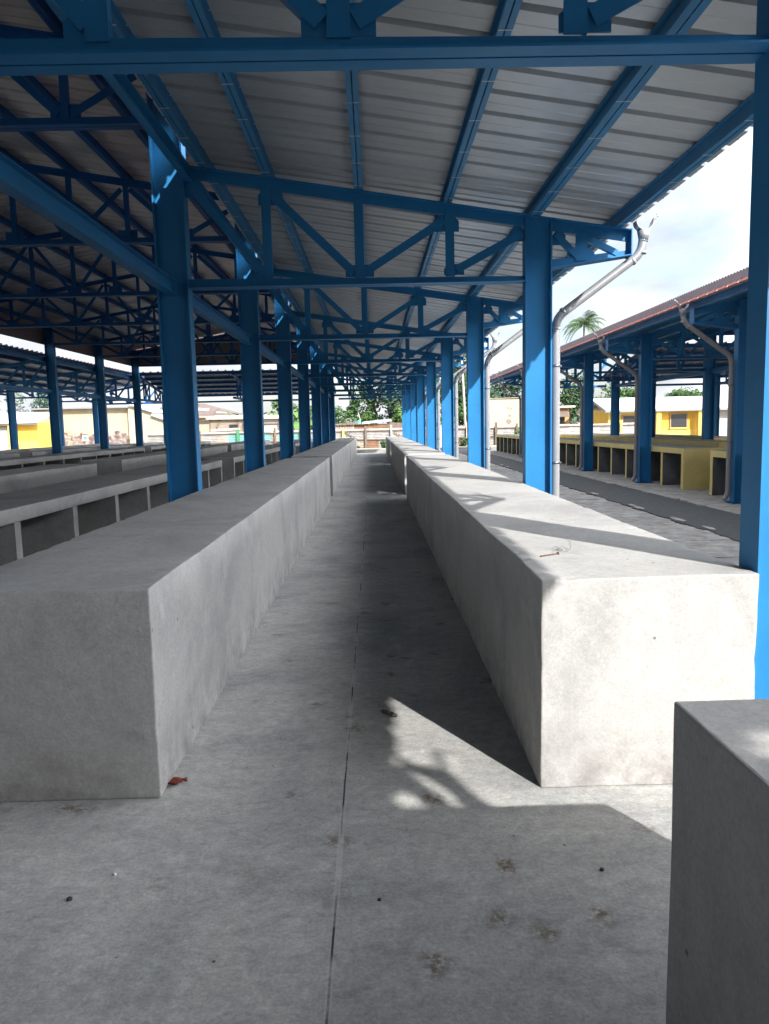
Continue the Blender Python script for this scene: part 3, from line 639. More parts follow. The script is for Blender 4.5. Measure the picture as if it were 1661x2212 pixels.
# ------------------------------------------------------------------ beyond the halls
YZ = 0.06
g = MB(); g.box(-120, 120, 41.6, 420, -0.4, YZ); tag(g.obj('back_yard', mat('dry_yard_soil', (0.34, 0.30, 0.24), 0.95, col2=(0.23, 0.20, 0.15), scale=.6, fine=.2), None), kind='structure')
g = MB(); g.box(-30, 30, 41.3, 41.59, -0.4, YZ+.06); tag(g.obj('kerb', M['slab']), kind='structure')

TINS = {'silver': mat('tin_silver', (0.36, 0.355, 0.34), .55, metal=.25, col2=(0.24, 0.225, 0.21), scale=1.6, stretch=(1.6, 1, 1)), 'rust': mat('tin_rust', (0.27, 0.16, 0.095), .8, col2=(0.16, 0.08, 0.045), scale=2.2), 'teal': mat('tin_teal', (0.16, 0.36, 0.33), .6, var=.15, scale=2),
        'pale': mat('tin_pale', (0.40, 0.37, 0.33), .6, col2=(0.27, 0.20, 0.15), scale=1.4), 'redbrown': mat('tin_redbrown', (0.30, 0.12, 0.09), .75, col2=(0.5, 0.42, 0.36), scale=3.5, stretch=(4, 1, .4))}
WOOD = mat('weathered_wood', (0.16, 0.12, 0.095), .9, var=.4, scale=3, stretch=(6, 1, 1)); WOODP = mat('pale_wood', (0.46, 0.41, 0.36), .9, var=.3, scale=3)
YPOST = mat('yellow_post', (0.62, 0.52, 0.12), .7, var=.1); GPOST = mat('green_post', (0.05, 0.20, 0.10), .7, var=.1)
def corr_panel(x0, x1, z0, z1, y, vertical=False, pitch=.095, amp=.016):
    mb = MB(); n = int(((x1-x0) if vertical else (z1-z0))/pitch*6)
    A, B = [], []
    for i in range(n+1):
        u = i/n; d = amp*math.sin(u*n/6*2*math.pi)
        if vertical: p, q = (x0+(x1-x0)*u, y+d, z0), (x0+(x1-x0)*u, y+d, z1)
        else: p, q = (x0, y+d, z0+(z1-z0)*u), (x1, y+d, z0+(z1-z0)*u)
        A.append([mb._v(p), mb._v((p[0], p[1]+.004, p[2]))]); B.append([mb._v(q), mb._v((q[0], q[1]+.004, q[2]))])
    for i in range(n):
        for k in (0, 1): f = mb.bm.faces.new((A[i][k], A[i+1][k], B[i+1][k], B[i][k])); f.smooth = True
    return mb
def fence(label, x0, x1, panels, posts, braces, y=46.0):
    root = empty('tin_fence', ((x0+x1)/2, y, YZ)); tag(root, label, 'fence', 'tin fences behind the halls'); ox = Matrix.Translation(-root.location)
    def add(nm, mb, m):
        me = mb.mesh(nm, m); me.transform(ox); return link(nm, me, root)
    for a, b, z0, z1, k in panels: add('panel', corr_panel(a, b, z0, z1, y+random.uniform(.0, .02)), TINS[k])
    for x, h, w_, m in posts:
        mb = MB(); mb.box(x-w_/2, x+w_/2, y-.16, y-.16+w_, YZ-.1, h); add('post', mb, m)
    for z, hh, m in ((1.185, .10, WOODP), (1.10, .045, WOOD), (.56, .055, WOOD)):
        x = x0
        while x < x1:
            e = min(x1, x+2.4); mb = MB(); a, b = random.uniform(-.02, .02), random.uniform(-.02, .02)
            mb.rect((x, y-.045, z+a), (e, y-.045, z+b), .05, hh, (0, 1, 0)); add('rail', mb, m); x = e
    for xa, za, xb, zb in braces:
        mb = MB(); mb.rect((xa, y-.09, za), (xb, y-.09, zb), .035, .05, (0, 1, 0)); add('brace', mb, WOOD)
fence('tin fence of silver and rusty sheets facing the end of the aisle', -4.0, 4.6,
      [(-4.0, -2.0, YZ, 1.16, 'silver'), (-2.0, -.5, .54, 1.18, 'silver'), (-2.0, -.5, YZ, .56, 'pale'), (-.5, 1.05, .54, 1.16, 'silver'), (-.45, .3, YZ, .58, 'rust'), (.3, 1.1, YZ, .58, 'silver'), (1.05, 2.8, .52, 1.18, 'pale'), (1.1, 2.8, YZ, .58, 'silver'), (2.8, 4.6, YZ, 1.18, 'silver')],
      [(-3.3, 1.32, .10, WOOD), (-1.85, 1.27, .12, YPOST), (-.47, 1.39, .12, WOOD), (1.09, 1.43, .11, WOODP), (2.6, 1.4, .10, WOOD), (4.1, 1.35, .10, WOODP)], [(-1.7, 1.05, -.95, .58), (1.25, 1.0, 1.95, .58), (3.2, 1.05, 3.9, .58)])
fence('tin fence with sea green sheets and a green post before the plank shack', -13.5, -4.0,
      [(-13.5, -11.0, YZ, 1.1, 'silver'), (-11.0, -10.1, YZ, 1.08, 'pale'), (-10.1, -9.3, YZ, 1.2, 'silver'), (-9.3, -8.6, YZ, 1.12, 'pale'), (-8.6, -6.0, YZ, 1.22, 'teal'), (-6.0, -5.6, YZ, 1.1, 'pale'), (-5.6, -4.3, YZ, 1.22, 'teal'), (-4.3, -4.0, YZ, 1.3, 'pale')],
      [(-12.4, 1.3, .10, WOOD), (-10.3, 1.3, .10, WOOD), (-8.0, 1.36, .17, GPOST), (-5.75, 1.4, .10, WOOD), (-4.2, 1.5, .1, WOODP)], [])
fence('tin fence with grey rails seen between the sunlit columns and under the next hall', 4.6, 16.0,
      [(4.6, 6.4, .56, 1.2, 'silver'), (4.6, 6.4, YZ, .6, 'rust'), (6.4, 8.3, .56, 1.2, 'silver'), (6.4, 8.3, YZ, .6, 'silver'), (8.3, 10.4, .45, 1.2, 'pale'), (8.3, 10.4, YZ, .5, 'silver'), (10.4, 13.0, YZ, 1.2, 'silver'), (13.0, 16.0, YZ, 1.2, 'silver')],
      [(5.46, 1.5, .13, WOODP), (6.6, 1.4, .10, WOOD), (7.23, 1.45, .13, WOOD), (8.5, 1.35, .10, WOOD), (10.2, 1.4, .10, WOOD), (12.6, 1.4, .10, WOODP), (14.9, 1.4, .14, YPOST)], [(5.0, .45, 5.4, .2)])
# the patched tin shed behind the fence
sh = empty('tin_shed', (0, 49, YZ)); tag(sh, 'low rusty tin shed with a pale sloping roof behind the fence', 'shed')
def ch(par, nm, mb, m):
    me = mb.mesh(nm, m); me.transform(Matrix.Translation(-par.location)); return link(nm, me, par)
ch(sh, 'wall', corr_panel(-3.2, -1.25, YZ, 1.47, 49.0, True, .16, .02), TINS['redbrown']); ch(sh, 'wall', corr_panel(-1.25, .95, YZ, 1.50, 49.02), TINS['rust'])
mb = MB(); mb.hexa([(.95, 49, YZ), (2.6, 49, YZ), (2.6, 51, YZ), (.95, 51, YZ), (.95, 49, 1.62), (2.6, 49, 1.50), (2.6, 51, 1.50), (.95, 51, 1.62)]); ch(sh, 'wall', mb, WOOD)
mb = MB(); mb.hexa([(-.70, 48.75, 1.52), (1.2, 48.75, 1.68), (1.2, 51.5, 1.78), (-.70, 51.5, 1.62), (-.70, 48.75, 1.58), (1.2, 48.75, 1.74), (1.2, 51.5, 1.84), (-.70, 51.5, 1.68)]); ch(sh, 'roof', mb, mat('pale_tin_roof', (.62, .66, .70), .5, metal=.2, var=.1))
mb = MB(); mb.hexa([(-3.3, 48.8, 1.49), (-.71, 48.8, 1.50), (-.71, 51, 1.56), (-3.3, 51, 1.54), (-3.3, 48.8, 1.53), (-.71, 48.8, 1.54), (-.71, 51, 1.60), (-3.3, 51, 1.58)]); ch(sh, 'roof', mb, WOOD)
bk = MB(); bk.bar((0, 0, 0), (0, 0, .23), [(.13*math.cos(a), .13*math.sin(a)) for a in [k*math.pi/6 for k in range(12)]], (1, 0, 0)); tag(bk.obj('bucket', mat('teal_plastic', (.10, .42, .38), .5), None, (-.92, 49.6, 1.55)), 'sea green bucket standing on the shed roof', 'bucket')
pl = MB(); pl.tube([(0, 0, 0), (-.06, 0, .4), (-.15, 0, .72)], [.03, .025, .02], 8); tag(pl.obj('stick', WOODP, None, (-.80, 50.0, 1.57)), 'thin leaning stick rising behind the green bucket', 'stick')
ty = MB(); ty.tube([(.16*math.cos(a), 0, .16*math.sin(a)) for a in [k*math.pi/10 for k in range(21)]], .045, 8, cap=False); tag(ty.obj('old_tyre', mat('old_rubber', (.16, .14, .11), .9), None, (-1.57, 49.3, 1.73)), 'pale old tyre standing on the shed roof', 'tyre')

# ------------------------------------------------------------------ houses beyond
def stained(name, wall, stain, z0, z1):
    m = bpy.data.materials.new(name); m.use_nodes = True; t = m.node_tree; b = t.nodes['Principled BSDF']; K = t.links.new; b.inputs['Roughness'].default_value = .9
    pos = nd(t, 'ShaderNodeNewGeometry').outputs['Position']; sp = nd(t, 'ShaderNodeSeparateXYZ'); K(pos, sp.inputs[0])
    n = nd(t, 'ShaderNodeTexNoise', i_Scale=1.6, i_Detail=8.0, i_Roughness=.65); K(pos, n.inputs['Vector'])
    mr = nd(t, 'ShaderNodeMapRange'); mr.inputs['From Min'].default_value = z0; mr.inputs['From Max'].default_value = z1; mr.inputs['To Min'].default_value = .75; mr.inputs['To Max'].default_value = 0.0; K(sp.outputs[2], mr.inputs[0])
    gt = nd(t, 'ShaderNodeMath', operation='GREATER_THAN'); K(mr.outputs[0], gt.inputs[0]); K(n.outputs[0], gt.inputs[1])
    n2 = nd(t, 'ShaderNodeTexNoise', i_Scale=3.2, i_Detail=8.0, i_Roughness=.7); K(pos, n2.inputs['Vector'])
    r = nd(t, 'ShaderNodeValToRGB'); r.color_ramp.elements[0].position = .42; r.color_ramp.elements[1].position = .60; r.color_ramp.elements[0].color = (*stain, 1); r.color_ramp.elements[1].color = (.30, .28, .25, 1); K(n2.outputs[0], r.inputs[0])
    r2 = nd(t, 'ShaderNodeValToRGB'); r2.color_ramp.elements[0].position = .3; r2.color_ramp.elements[1].position = .6; r2.color_ramp.elements[0].color = (*[c*.82 for c in wall], 1); r2.color_ramp.elements[1].color = (*wall, 1); K(n.outputs[0], r2.inputs[0])
    mx_ = nd(t, 'ShaderNodeMixRGB'); K(gt.outputs[0], mx_.inputs[0]); K(r2.outputs[0], mx_.inputs[1]); K(r.outputs[0], mx_.inputs[2]); K(mx_.outputs[0], b.inputs['Base Color'])
    return m
CREAM = stained('stained_cream_wall', (0.40, 0.35, 0.26), (0.11, 0.055, 0.055), .7, 2.3)
CREAM2 = stained('cream_wall', (0.42, 0.36, 0.27), (0.26, 0.22, 0.17), -.6, 2.6)
YEL = mat('yellow_wall', (0.60, 0.38, 0.055), .8, var=.08, scale=1); YELP = mat('yellow_pale_wall', (0.66, 0.47, 0.11), .8, var=.08, scale=1)
WROOF = mat('white_roof', (0.55, 0.565, 0.575), .5, var=.05); GREYT = mat('grey_trim', (0.20, 0.22, 0.24), .6); DGLASS = mat('dark_window', (0.03, 0.032, 0.035), .25); DOORG = mat('grey_door', (0.36, 0.36, 0.37), .6, var=.08)
FRAME = mat('brown_frame', (0.33, 0.22, 0.12), .7); SILLW = mat('white_sill', (.7, .68, .62), .7)
def gable_roof(mb, x0, x1, y0, y1, ze, zr, along='x', t=.05):
    ym = (y0+y1)/2
    for ya, yb in ((y0, ym), (y1, ym)):
        mb.hexa([(x0, ya, ze), (x1, ya, ze), (x1, yb, zr), (x0, yb, zr), (x0, ya, ze+t), (x1, ya, ze+t), (x1, yb, zr+t), (x0, yb, zr+t)])
# cream building with the stained foot
cb = empty('cream_building', (-18, 55, YZ)); tag(cb, 'old cream building with purple brown stains along its foot', 'building')
mb = MB(); mb.box(-23.4, -16.85, 54, 62, YZ-.1, 3.05); ch(cb, 'wall', mb, CREAM)
mb = MB(); mb.box(-23.6, -16.75, 53.5, 62.3, 3.05, 3.15); ch(cb, 'roof', mb, GREYT)
mb = MB(); mb.prism([(-16.83, 53.7, YZ-.1), (-14.0, 53.7, YZ-.1), (-14.0, 53.7, 2.02), (-15.1, 53.7, 2.42), (-15.15, 53.7, 2.66), (-16.5, 53.7, 3.16), (-16.83, 53.7, 3.10)], (0, 8, 0)); ch(cb, 'wall', mb, CREAM2)
mb = MB(); mb.prism([(-16.6, 53.4, 3.22), (-15.05, 53.4, 2.68), (-15.05, 53.4, 2.75), (-16.6, 53.4, 3.32)], (0, 8.6, 0)); mb.prism([(-15.12, 53.4, 2.46), (-13.7, 53.4, 1.94), (-13.7, 53.4, 2.01), (-15.12, 53.4, 2.56)], (0, 8.6, 0)); ch(cb, 'roof', mb, mat('pale_blue_roof', (.40, .52, .66), .5, var=.25, scale=.8))
mb = MB(); mb.box(-20.2, -19.82, 53.96, 53.99, .78, 1.18, 0); mb.box(-20.14, -19.88, 53.945, 53.96, .86, 1.12, 1); tag(mb.obj('notice_board', [SILLW, mat('notice_blue', (.10, .22, .45), .6)]), 'small blue and white notice on the stained cream wall', 'sign')
# yellow house on the left
yh = empty('yellow_house', (-23, 48, YZ)); tag(yh, 'yellow house with white roof and grey door at the left photo edge', 'house')
mb = MB(); mb.box(-33, -21.7, 50.5, 56, YZ-.1, 2.12); ch(yh, 'wall', mb, YEL)
mb = MB(); mb.box(-33, -21.7, 50.45, 50.5, YZ-.1, .92); ch(yh, 'plinth', mb, YELP)
for x in (-23.3, -26.2):
    mb = MB(); mb.box(x-.16, x+.16, 50.0, 50.3, YZ-.1, 2.0); ch(yh, 'pillar', mb, YELP)
mb = MB(); mb.box(-33, -21.45, 49.95, 50.01, 1.98, 2.08); ch(yh, 'fascia', mb, GREYT)
mb = MB(); mb.hexa([(-33, 49.85, 2.08), (-21.45, 49.85, 2.08), (-21.45, 53, 2.80), (-33, 53, 2.80), (-33, 49.85, 2.14), (-21.45, 49.85, 2.14), (-21.45, 53, 2.86), (-33, 53, 2.86)]); ch(yh, 'roof', mb, WROOF)
mb = MB(); mb.box(-24.8, -23.6, 50.41, 50.44, YZ, 1.85); d = ch(yh, 'door', mb, DOORG)
# long yellow building on the right
yb = empty('yellow_building', (22, 55, YZ)); tag(yb, 'long yellow building with white roof and dark windows beyond the next hall', 'building')
mb = MB(); mb.box(16.3, 36, 54, 60, YZ-.1, 2.10); ch(yb, 'wall', mb, YEL)
mb = MB(); mb.box(16.28, 19.55, 53.9, 53.99, YZ-.1, 2.08); ch(yb, 'wall', mb, YELP); mb = MB(); mb.box(19.56, 36, 53.95, 53.99, YZ-.1, .62); ch(yb, 'plinth', mb, YELP)
mb = MB(); gable_roof(mb, 15.9, 36.3, 53.2, 60.8, 2.06, 3.02); ch(yb, 'roof', mb, WROOF)
mb = MB(); ym = 57
for ya in (53.15, 60.85): mb.hexa([(15.84, ya, 1.93), (15.9, ya, 1.93), (15.9, ym, 2.92), (15.84, ym, 2.92), (15.84, ya, 2.12), (15.9, ya, 2.12), (15.9, ym, 3.09), (15.84, ym, 3.09)])
mb.box(15.9, 36.3, 53.13, 53.19, 1.96, 2.12); ch(yb, 'fascia', mb, GREYT)
for x0, x1, z0, z1, y in ((17.35, 18.2, 1.22, 1.68, 53.88), (20.85, 21.95, .80, 1.74, 53.97), (26.5, 27.6, .80, 1.74, 53.97)):
    mb = MB(); mb.box(x0-.1, x1+.1, y-.05, y, z0-.08, z1+.08); f = ch(yb, 'window', mb, FRAME)
    mb = MB(); mb.box(x0, x1, y-.066, y-.051, z0, z1); me = mb.mesh('pane', DGLASS); me.transform(Matrix.Translation(-yb.location)); link('pane', me, f)
    mb = MB(); mb.box(x0-.12, x1+.12, y-.12, y-.051, z0-.13, z0-.02); me = mb.mesh('sill', SILLW if y < 53.9 else YELP); me.transform(Matrix.Translation(-yb.location)); link('sill', me, f)
for x in (19.75, 22.75, 25.6): mb = MB(); mb.box(x-.17, x+.17, 53.35, 53.69, YZ-.1, 2.0); ch(yb, 'pillar', mb, YELP)
mb = MB(); mb.box(23.95, 25.0, 53.93, 53.97, YZ, 1.92); mbf = ch(yb, 'door', mb, DOORG)
mb = MB(); mb.tube([(17.0, 53.3, 2.0), (16.75, 53.6, 1.4), (16.62, 53.8, 1.15), (16.62, 53.8, YZ)], .05, 8); ch(yb, 'downpipe', mb, M['pipe'])
# plank shack with its dark window, house with a rusty hipped roof behind
ps = empty('plank_shack', (-8, 50, YZ)); tag(ps, 'grey plank shack with a dark window hole and white roof edge', 'shack')
mb = MB(); mb.box(-11.05, -8.75, 52, 55, YZ-.1, 2.06); ch(ps, 'wall', mb, mat('grey_planks', (.27, .22, .175), .9, var=.35, scale=2.5, stretch=(.6, 1, 7)))
mb = MB(); mb.box(-8.74, -6.2, 52.05, 55, YZ-.1, 2.06); ch(ps, 'wall', mb, mat('whitewashed_boards', (.40, .37, .34), .8, var=.2, scale=2))
mb = MB(); mb.hexa([(-11.2, 51.7, 2.07), (-6.1, 51.7, 2.03), (-6.1, 55.3, 2.19), (-11.2, 55.3, 2.23), (-11.2, 51.7, 2.24), (-6.1, 51.7, 2.20), (-6.1, 55.3, 2.36), (-11.2, 55.3, 2.40)]); ch(ps, 'roof', mb, mat('roof_edge_pale', (.42, .38, .31), .8, var=.25))
mb = MB(); mb.box(-9.68, -9.1, 51.97, 51.995, 1.44, 1.70); ch(ps, 'window', mb, DGLASS)
mb = MB(); mb.rect((-11.0, 51.94, 1.32), (-8.95, 51.94, 1.40), .05, .16, (0, 1, 0)); ch(ps, 'plank', mb, WOODP)
mb = MB(); mb.rect((-10.55, 51.93, 1.42), (-10.3, 51.93, 2.0), .05, .09, (0, 1, 0)); ch(ps, 'brace', mb, WOOD)
for x in (-11.0, -9.05, -8.7, -7.6, -6.3): mb = MB(); mb.rect((x, 51.94, 1.0), (x+random.uniform(-.06, .06), 51.94, 2.02), .06, .06, (0, 1, 0)); ch(ps, 'batten', mb, WOOD)
mb = MB(); mb.rect((-8.7, 51.96, 1.70), (-6.3, 51.96, 1.70), .03, .07, (0, 1, 0)); ch(ps, 'plank', mb, WOOD)
rh = empty('rusty_roof_house', (-13, 57, YZ)); tag(rh, 'house with a patched rusty brown hipped roof behind the plank shack', 'house')
mb = MB(); mb.box(-17.5, -9.9, 56.6, 62, YZ-.1, 2.34); ch(rh, 'wall', mb, CREAM2)
mb = MB(); r0, r1 = (-15.5, 59.3, 3.42), (-12.8, 59.3, 3.42); e = [(-17.9, 56.2, 2.40), (-9.6, 56.2, 2.40), (-9.6, 62.4, 2.40), (-17.9, 62.4, 2.40)]
V = [mb._v(p) for p in e + [r0, r1]]
for f in ((0, 1, 5, 4), (1, 2, 5), (2, 3, 4, 5), (3, 0, 4), (3, 2, 1, 0)): mb.bm.faces.new([V[i] for i in f])
ch(rh, 'roof', mb, mat('rusty_roof', (.15, .115, .10), .85, col2=(.10, .068, .055), scale=.9, stretch=(3, .6, 1)))
mb = MB(); mb.box(-17.9, -11.4, 55.95, 56.19, 2.27, 2.39); ch(rh, 'fascia', mb, TINS['redbrown'])
for x, w_, yy in ((-13.6, 1.5, .75), (-11.4, .8, .3)):
    mb = MB(); z0 = 2.40+1.02*yy*.6; mb.hexa([(x, 56.2+3.1*yy*.6, z0+.02), (x+w_, 56.2+3.1*yy*.45, 2.40+1.02*yy*.45+.02), (x+w_, 56.2+3.1*yy*.7, 2.40+1.02*yy*.7+.02), (x, 56.2+3.1*yy*.95, 2.40+1.02*yy*.95+.02), (x, 56.2+3.1*yy*.6, z0+.035), (x+w_, 56.2+3.1*yy*.45, 2.40+1.02*yy*.45+.035), (x+w_, 56.2+3.1*yy*.7, 2.40+1.02*yy*.7+.035), (x, 56.2+3.1*yy*.95, 2.40+1.02*yy*.95+.035)]); ch(rh, 'roof_patch', mb, TINS['pale'])
# blind cream wall and small orange house on the right
cw = empty('cream_house', (10, 61, YZ)); tag(cw, 'windowless cream house with blotched wall behind the right hand tin fence', 'house')
mb = MB(); mb.hexa([(8.6, 60, YZ-.1), (11.7, 60, YZ-.1), (11.7, 66, YZ-.1), (8.6, 66, YZ-.1), (8.6, 60, 3.30), (11.7, 60, 3.22), (11.7, 66, 3.22), (8.6, 66, 3.30)]); ch(cw, 'wall', mb, CREAM2)
mb = MB(); mb.box(8.5, 11.8, 59.9, 66.1, 3.31, 3.37); ch(cw, 'roof', mb, mat('drab_roof', (.30, .27, .22), .9, var=.3))
for x, z, s in ((10.62, 1.95, .16), (10.55, 1.5, .26), (10.5, 2.55, .10), (10.75, 2.5, .10)):
    mb = MB(); mb.prism([(x+s*math.cos(a)*random.uniform(.7, 1), 59.995, z+s*.9*math.sin(a)*random.uniform(.7, 1)) for a in [k*math.pi/5 for k in range(10)]], (0, -.01, 0)); ch(cw, 'plaster_hole', mb, mat('bare_plaster', (.24, .19, .15), .9, var=.3))
oh = empty('orange_house', (15, 60, YZ)); tag(oh, 'small orange house with a brown awning between the next hall columns', 'house')
mb = MB(); mb.box(13.6, 15.25, 60, 64, YZ-.1, 2.5); ch(oh, 'wall', mb, mat('orange_wall', (.62, .36, .17), .85, var=.15)); mb = MB(); mb.box(13.4, 15.6, 59.5, 64.4, 2.5, 2.62); ch(oh, 'roof', mb, SILLW)
mb = MB(); mb.hexa([(13.5, 59.2, 1.75), (15.1, 59.2, 1.75), (15.1, 60, 2.3), (13.5, 60, 2.3), (13.5, 59.2, 1.8), (15.1, 59.2, 1.8), (15.1, 60, 2.35), (13.5, 60, 2.35)]); ch(oh, 'awning', mb, WOOD)
mb = MB(); mb.box(13.9, 14.9, 59.95, 59.99, YZ, 1.75); ch(oh, 'door', mb, DGLASS)
# leaning pole
mb = MB(); mb.tube([(6.12, 51, YZ-.2), (6.02, 51, 3), (5.9, 51, 5.6)], [.085, .075, .06], 10); tag(mb.obj('wooden_pole', WOODP), 'tall pale wooden pole behind the sunlit columns', 'pole')

# ------------------------------------------------------------------ plants
def leafm(name, c, c2):
    m = mat(name, c, .6, col2=c2, scale=.9, spec=.3); b = m.node_tree.nodes['Principled BSDF']
    b.inputs['Subsurface Weight'].default_value = 0.0
    return m
GREEN = {'dark': leafm('leaf_dark', (.035, .085, .022), (.018, .045, .016)), 'mid': leafm('leaf_mid', (.065, .135, .030), (.03, .075, .02)), 'light': leafm('leaf_light', (.10, .18, .04), (.05, .11, .025)), 'blue': leafm('leaf_bluegreen', (.045, .10, .055), (.022, .05, .03))}
BARK = mat('bark', (.16, .12, .09), .95, var=.4, scale=4)
def tree(name, label, cat, x, y, zc, rx, rz, n, leaf, col, clumps=14, group=None, base=YZ, trunk=.12, seed=0):
    rnd = random.Random(seed*13+5); root = empty(name, (x, y, base)); tag(root, label, cat, group)
    cl = []
    for i in range(clumps):
        a = rnd.uniform(0, 2*math.pi); h = rnd.uniform(-1, 1); r = math.sqrt(max(0, 1-h*h))*rnd.uniform(.35, .95)
        cl.append((Vector((rx*r*math.cos(a), rx*r*math.sin(a), zc-base+rz*h*.8)), rnd.uniform(.28, .5)))
    mb = MB(); top = Vector((0, 0, max(.2, zc-base-rz*.3)))
    mb.tube([(0, 0, -.1), (trunk*.4, 0, top.z*.5), tuple(top)], [trunk, trunk*.8, trunk*.5], 7)
    for c, s in cl[:7]: mb.tube([tuple(top*.75), tuple((top+c)*.5), tuple(c)], [trunk*.45, trunk*.3, trunk*.1], 5)
    link('trunk', mb.mesh('trunk', BARK), root)
    bm = bmesh.new()
    for i in range(n):
        c, s = cl[rnd.randrange(clumps)]
        d = Vector((rnd.gauss(0, 1), rnd.gauss(0, 1), rnd.gauss(0, 1))); d.normalize(); d *= rnd.uniform(.3, 1)**.5
        p = c + Vector((d.x*rx*s, d.y*rx*s, d.z*rz*s))
        up = (d*.6 + Vector((rnd.uniform(-.6, .6), rnd.uniform(-.6, .6), rnd.uniform(.1, 1)))).normalized(); a = up.orthogonal().normalized(); a.rotate(Matrix.Rotation(rnd.uniform(0, 6.28), 3, up)); b = up.cross(a); L_ = leaf*rnd.uniform(.6, 1.3); W_ = L_*.42
        v = [bm.verts.new(p-a*L_*.5), bm.verts.new(p+b*W_*.5-up*.04*L_), bm.verts.new(p+a*L_*.5-up*.12*L_), bm.verts.new(p-b*W_*.5-up*.04*L_)]
        bm.faces.new(v)
    me = bpy.data.meshes.new('crown'); bm.to_mesh(me); bm.free(); me.materials.append(GREEN[col]); link('crown', me, root)
    return root
TG = 'trees behind the fence'
tree('broadleaf_tree', 'big dark tree filling the right half of the aisle opening', 'tree', 2.2, 64, 4.2, 3.0, 3.4, 5200, .42, 'blue', 22, TG, seed=1)
tree('broadleaf_tree', 'dark green tree in the middle of the aisle opening', 'tree', -.7, 63, 2.9, 1.4, 2.0, 2600, .36, 'dark', 16, TG, seed=2)
tree('broadleaf_tree', 'mid green bushy tree at the left of the aisle opening', 'tree', -2.5, 58, 1.7, 1.4, 1.15, 2000, .30, 'mid', 14, TG, seed=3)
tree('small_tree', 'yellow green sapling above the shed roof', 'tree', -.45, 54, 1.95, .50, .62, 500, .24, 'light', 9, TG, trunk=.06, seed=4)
tree('small_tree', 'bright light green young tree by the shed, near the sunlit columns', 'tree', 1.65, 51.9, 2.05, .68, .62, 750, .27, 'light', 11, TG, trunk=.07, seed=5)
tree('shrub', 'small green bush at the foot of the tin fence', 'shrub', .58, 45.2, .24, .34, .24, 380, .17, 'mid', 8, 'bushes at the fence foot', trunk=.03, seed=6)
tree('shrub', 'low weedy bush beside the brown fence post', 'shrub', -1.0, 45.4, .14, .26, .12, 130, .13, 'mid', 6, 'bushes at the fence foot', trunk=.02, seed=7)
tree('shrub', 'green bush before the fence between the sunlit columns and lane', 'shrub', 5.3, 44.9, .30, .45, .30, 340, .17, 'mid', 8, 'bushes at the fence foot', trunk=.03, seed=8)
tree('shrub', 'light green bush at the fence near the next hall', 'shrub', 8.5, 45.1, .55, .42, .45, 340, .18, 'light', 8, 'bushes at the fence foot', trunk=.03, seed=9)
tree('broadleaf_tree', 'tall dark tree seen between the sunlit columns and downpipes', 'tree', 7.6, 62, 4.6, 2.5, 3.2, 4200, .38, 'dark', 20, TG, seed=10)
tree('broadleaf_tree', 'leafy tree left of the tall wooden pole', 'tree', 5.4, 58, 3.0, 1.7, 2.4, 2400, .34, 'mid', 15, TG, seed=11)
tree('broadleaf_tree', 'tree crown showing over the blotched cream house', 'tree', 12.6, 72, 3.9, 2.6, 1.9, 2400, .40, 'blue', 15, TG, seed=12)
tree('broadleaf_tree', 'dark tree behind the small orange house', 'tree', 17.4, 68, 3.2, 2.0, 2.4, 2400, .40, 'dark', 15, TG, seed=13)
tree('broadleaf_tree', 'wide green tree over the left end of the white roof', 'tree', 23.2, 74, 3.5, 3.6, 1.4, 3000, .42, 'mid', 18, TG, seed=14)
tree('broadleaf_tree', 'green tree behind the middle of the white roof', 'tree', 30.6, 76, 3.2, 3.2, 1.1, 2600, .42, 'mid', 18, TG, seed=15)
tree('broadleaf_tree', 'small far tree at the right behind the white roof', 'tree', 38.5, 78, 3.4, 2.6, 1.3, 1600, .40, 'mid', 14, TG, seed=16)
tree('broadleaf_tree', 'pale far tree between yellow house and palm, on the left', 'tree', -37.5, 85, 4.2, 3.2, 2.0, 1500, .42, 'blue', 12, TG, seed=17)
tree('broadleaf_tree', 'bushy tree behind the rusty hipped roof', 'tree', -7.7, 64, 2.6, 1.2, 1.0, 1100, .34, 'mid', 10, TG, seed=18)
tree('broadleaf_tree', 'leafy tree behind the banana plants', 'tree', -5.5, 58, 2.3, 1.3, 1.2, 1400, .32, 'mid', 12, TG, seed=19)
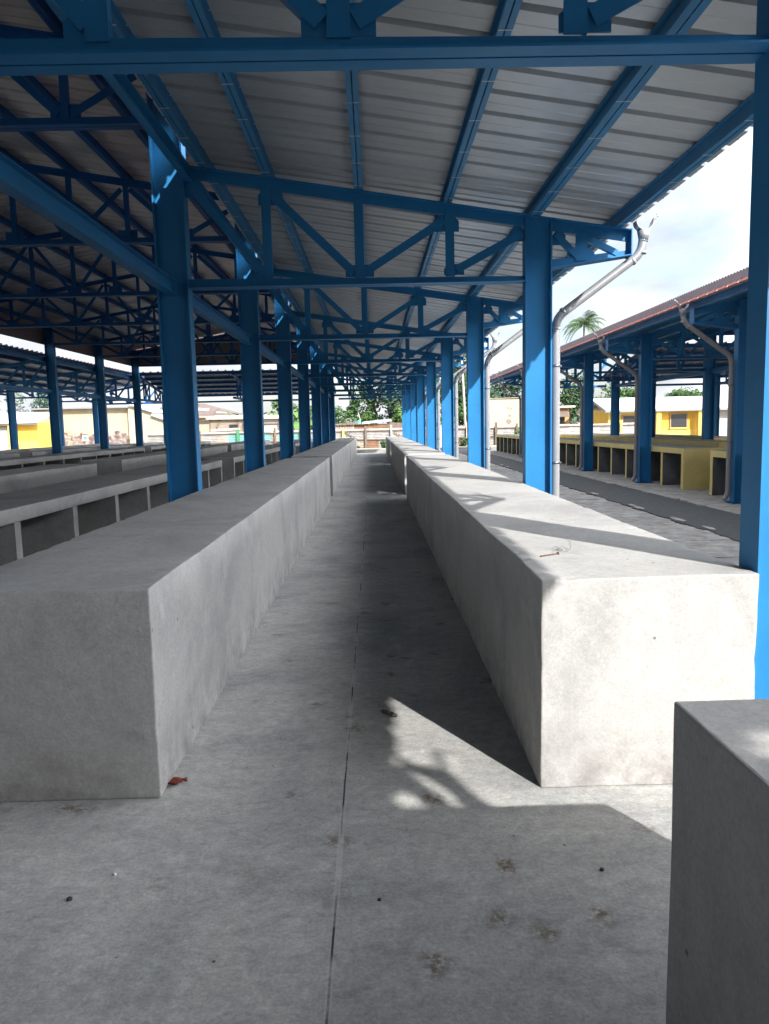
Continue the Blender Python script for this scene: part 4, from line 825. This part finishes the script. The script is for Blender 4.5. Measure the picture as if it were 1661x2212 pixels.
def frond_plant(name, label, cat, x, y, h, n, length, droop, width, col, feather, group=None, base=YZ, trunk_r=.16, seed=0, lean=(0, 0), up0=.55):
    rnd = random.Random(seed*7+3); root = empty(name, (x, y, base)); tag(root, label, cat, group)
    mb = MB(); H = h-base; mb.tube([(0, 0, -.1), (lean[0]*.3, lean[1]*.3, H*.5), (lean[0], lean[1], H)], [trunk_r*1.2, trunk_r*.85, trunk_r*.7], 9); link('trunk', mb.mesh('trunk', BARK if feather else GREEN['light']), root)
    bm = bmesh.new()
    for k in range(n):
        az = 2*math.pi*k/n*1.0 + rnd.uniform(-.3, .3); el = rnd.uniform(-.25, 1.0)*up0*2 if feather else rnd.uniform(.35, 1.25); L_ = length*rnd.uniform(.8, 1.1); N = 16
        P = []; d = Vector((math.cos(az)*math.cos(el), math.sin(az)*math.cos(el), math.sin(el))); p = Vector((lean[0], lean[1], H))
        for i in range(N+1):
            P.append(p.copy()); p += d*L_/N; d.z -= droop/N*(1+1.4*i/N); d.normalize()
        side = Vector((-math.sin(az), math.cos(az), 0))
        if feather:
            for i in range(1, N):
                t = (P[i+1]-P[i-1]).normalized(); w_ = width*math.sin(math.pi*min(1, .12+i/N*.95))**.7
                for s in (-1, 1):
                    for q in (0, .5):
                        b0 = P[i]+(P[i+1]-P[i])*q; tip = b0 + (side*s*.8 + t*.6 + Vector((0, 0, -.45))).normalized()*w_*rnd.uniform(.85, 1.1)
                        bm.faces.new([bm.verts.new(b0), bm.verts.new(b0+t*.055*length/2.7), bm.verts.new(tip)])
            r = [bm.verts.new(q+Vector((0, 0, .02))) for q in P]; r2 = [bm.verts.new(q+side*.03) for q in P]
            for i in range(N): bm.faces.new((r[i], r[i+1], r2[i+1], r2[i]))
        else:
            A = []; 
            for i in range(N+1):
                w_ = width*max(.03, math.sin(math.pi*min(1, max(0, (i/N-.12)/.88)))**.6 if i/N > .12 else .03); sag = Vector((0, 0, w_*.22))
                A.append([bm.verts.new(P[i]-side*w_+sag*rnd.uniform(-.4, 1.2)), bm.verts.new(P[i]), bm.verts.new(P[i]+side*w_+sag*rnd.uniform(-.4, 1.2))])
            for i in range(N):
                for j in (0, 1):
                    if rnd.random() > .06: bm.faces.new((A[i][j], A[i+1][j], A[i+1][j+1], A[i][j+1]))
    me = bpy.data.meshes.new('crown'); bm.to_mesh(me); bm.free(); me.materials.append(GREEN[col]); link('crown', me, root)
frond_plant('coconut_palm', 'coconut palm rising above the red roof of the next hall', 'palm', 25.9, 95, 13.2, 28, 3.7, 1.4, .85, 'mid', True, None, seed=1)
frond_plant('coconut_palm', 'palm crown half cut by the left photo edge', 'palm', -37.6, 75, 4.3, 20, 2.6, 1.5, .65, 'mid', True, None, seed=2)
BG = 'banana plants behind the shack'
for i, (x, y, h, lb) in enumerate(((-9.3, 55.5, 1.6, 'banana plant with broad leaves just right of the rusty roof'), (-6.9, 55.5, 1.8, 'tall banana plant between the second and third aisle column'), (-5.3, 54.0, 1.7, 'banana plant seen right of the third aisle column'), (-4.0, 55, 1.4, 'short banana plant nearest the aisle opening'))):
    frond_plant('banana_plant', lb, 'plant', x, y, h, 9, 1.8, 1.5, .24, 'light', False, BG, trunk_r=.10, seed=i+3)

# the surveyed distances behind the halls were measured a little short: set everything there outward to match
for o in list(C.objects):
    if o.parent is None and o.type in ('MESH', 'EMPTY') and o.get('category'):
        x = o.location.x; y = o.location.y
        if o.type == 'MESH' and y == 0 and len(o.data.vertices):
            x = sum(v.co.x for v in o.data.vertices)/len(o.data.vertices); y = o.data.vertices[0].co.y
        if y > 42: o.location.x += .027*x
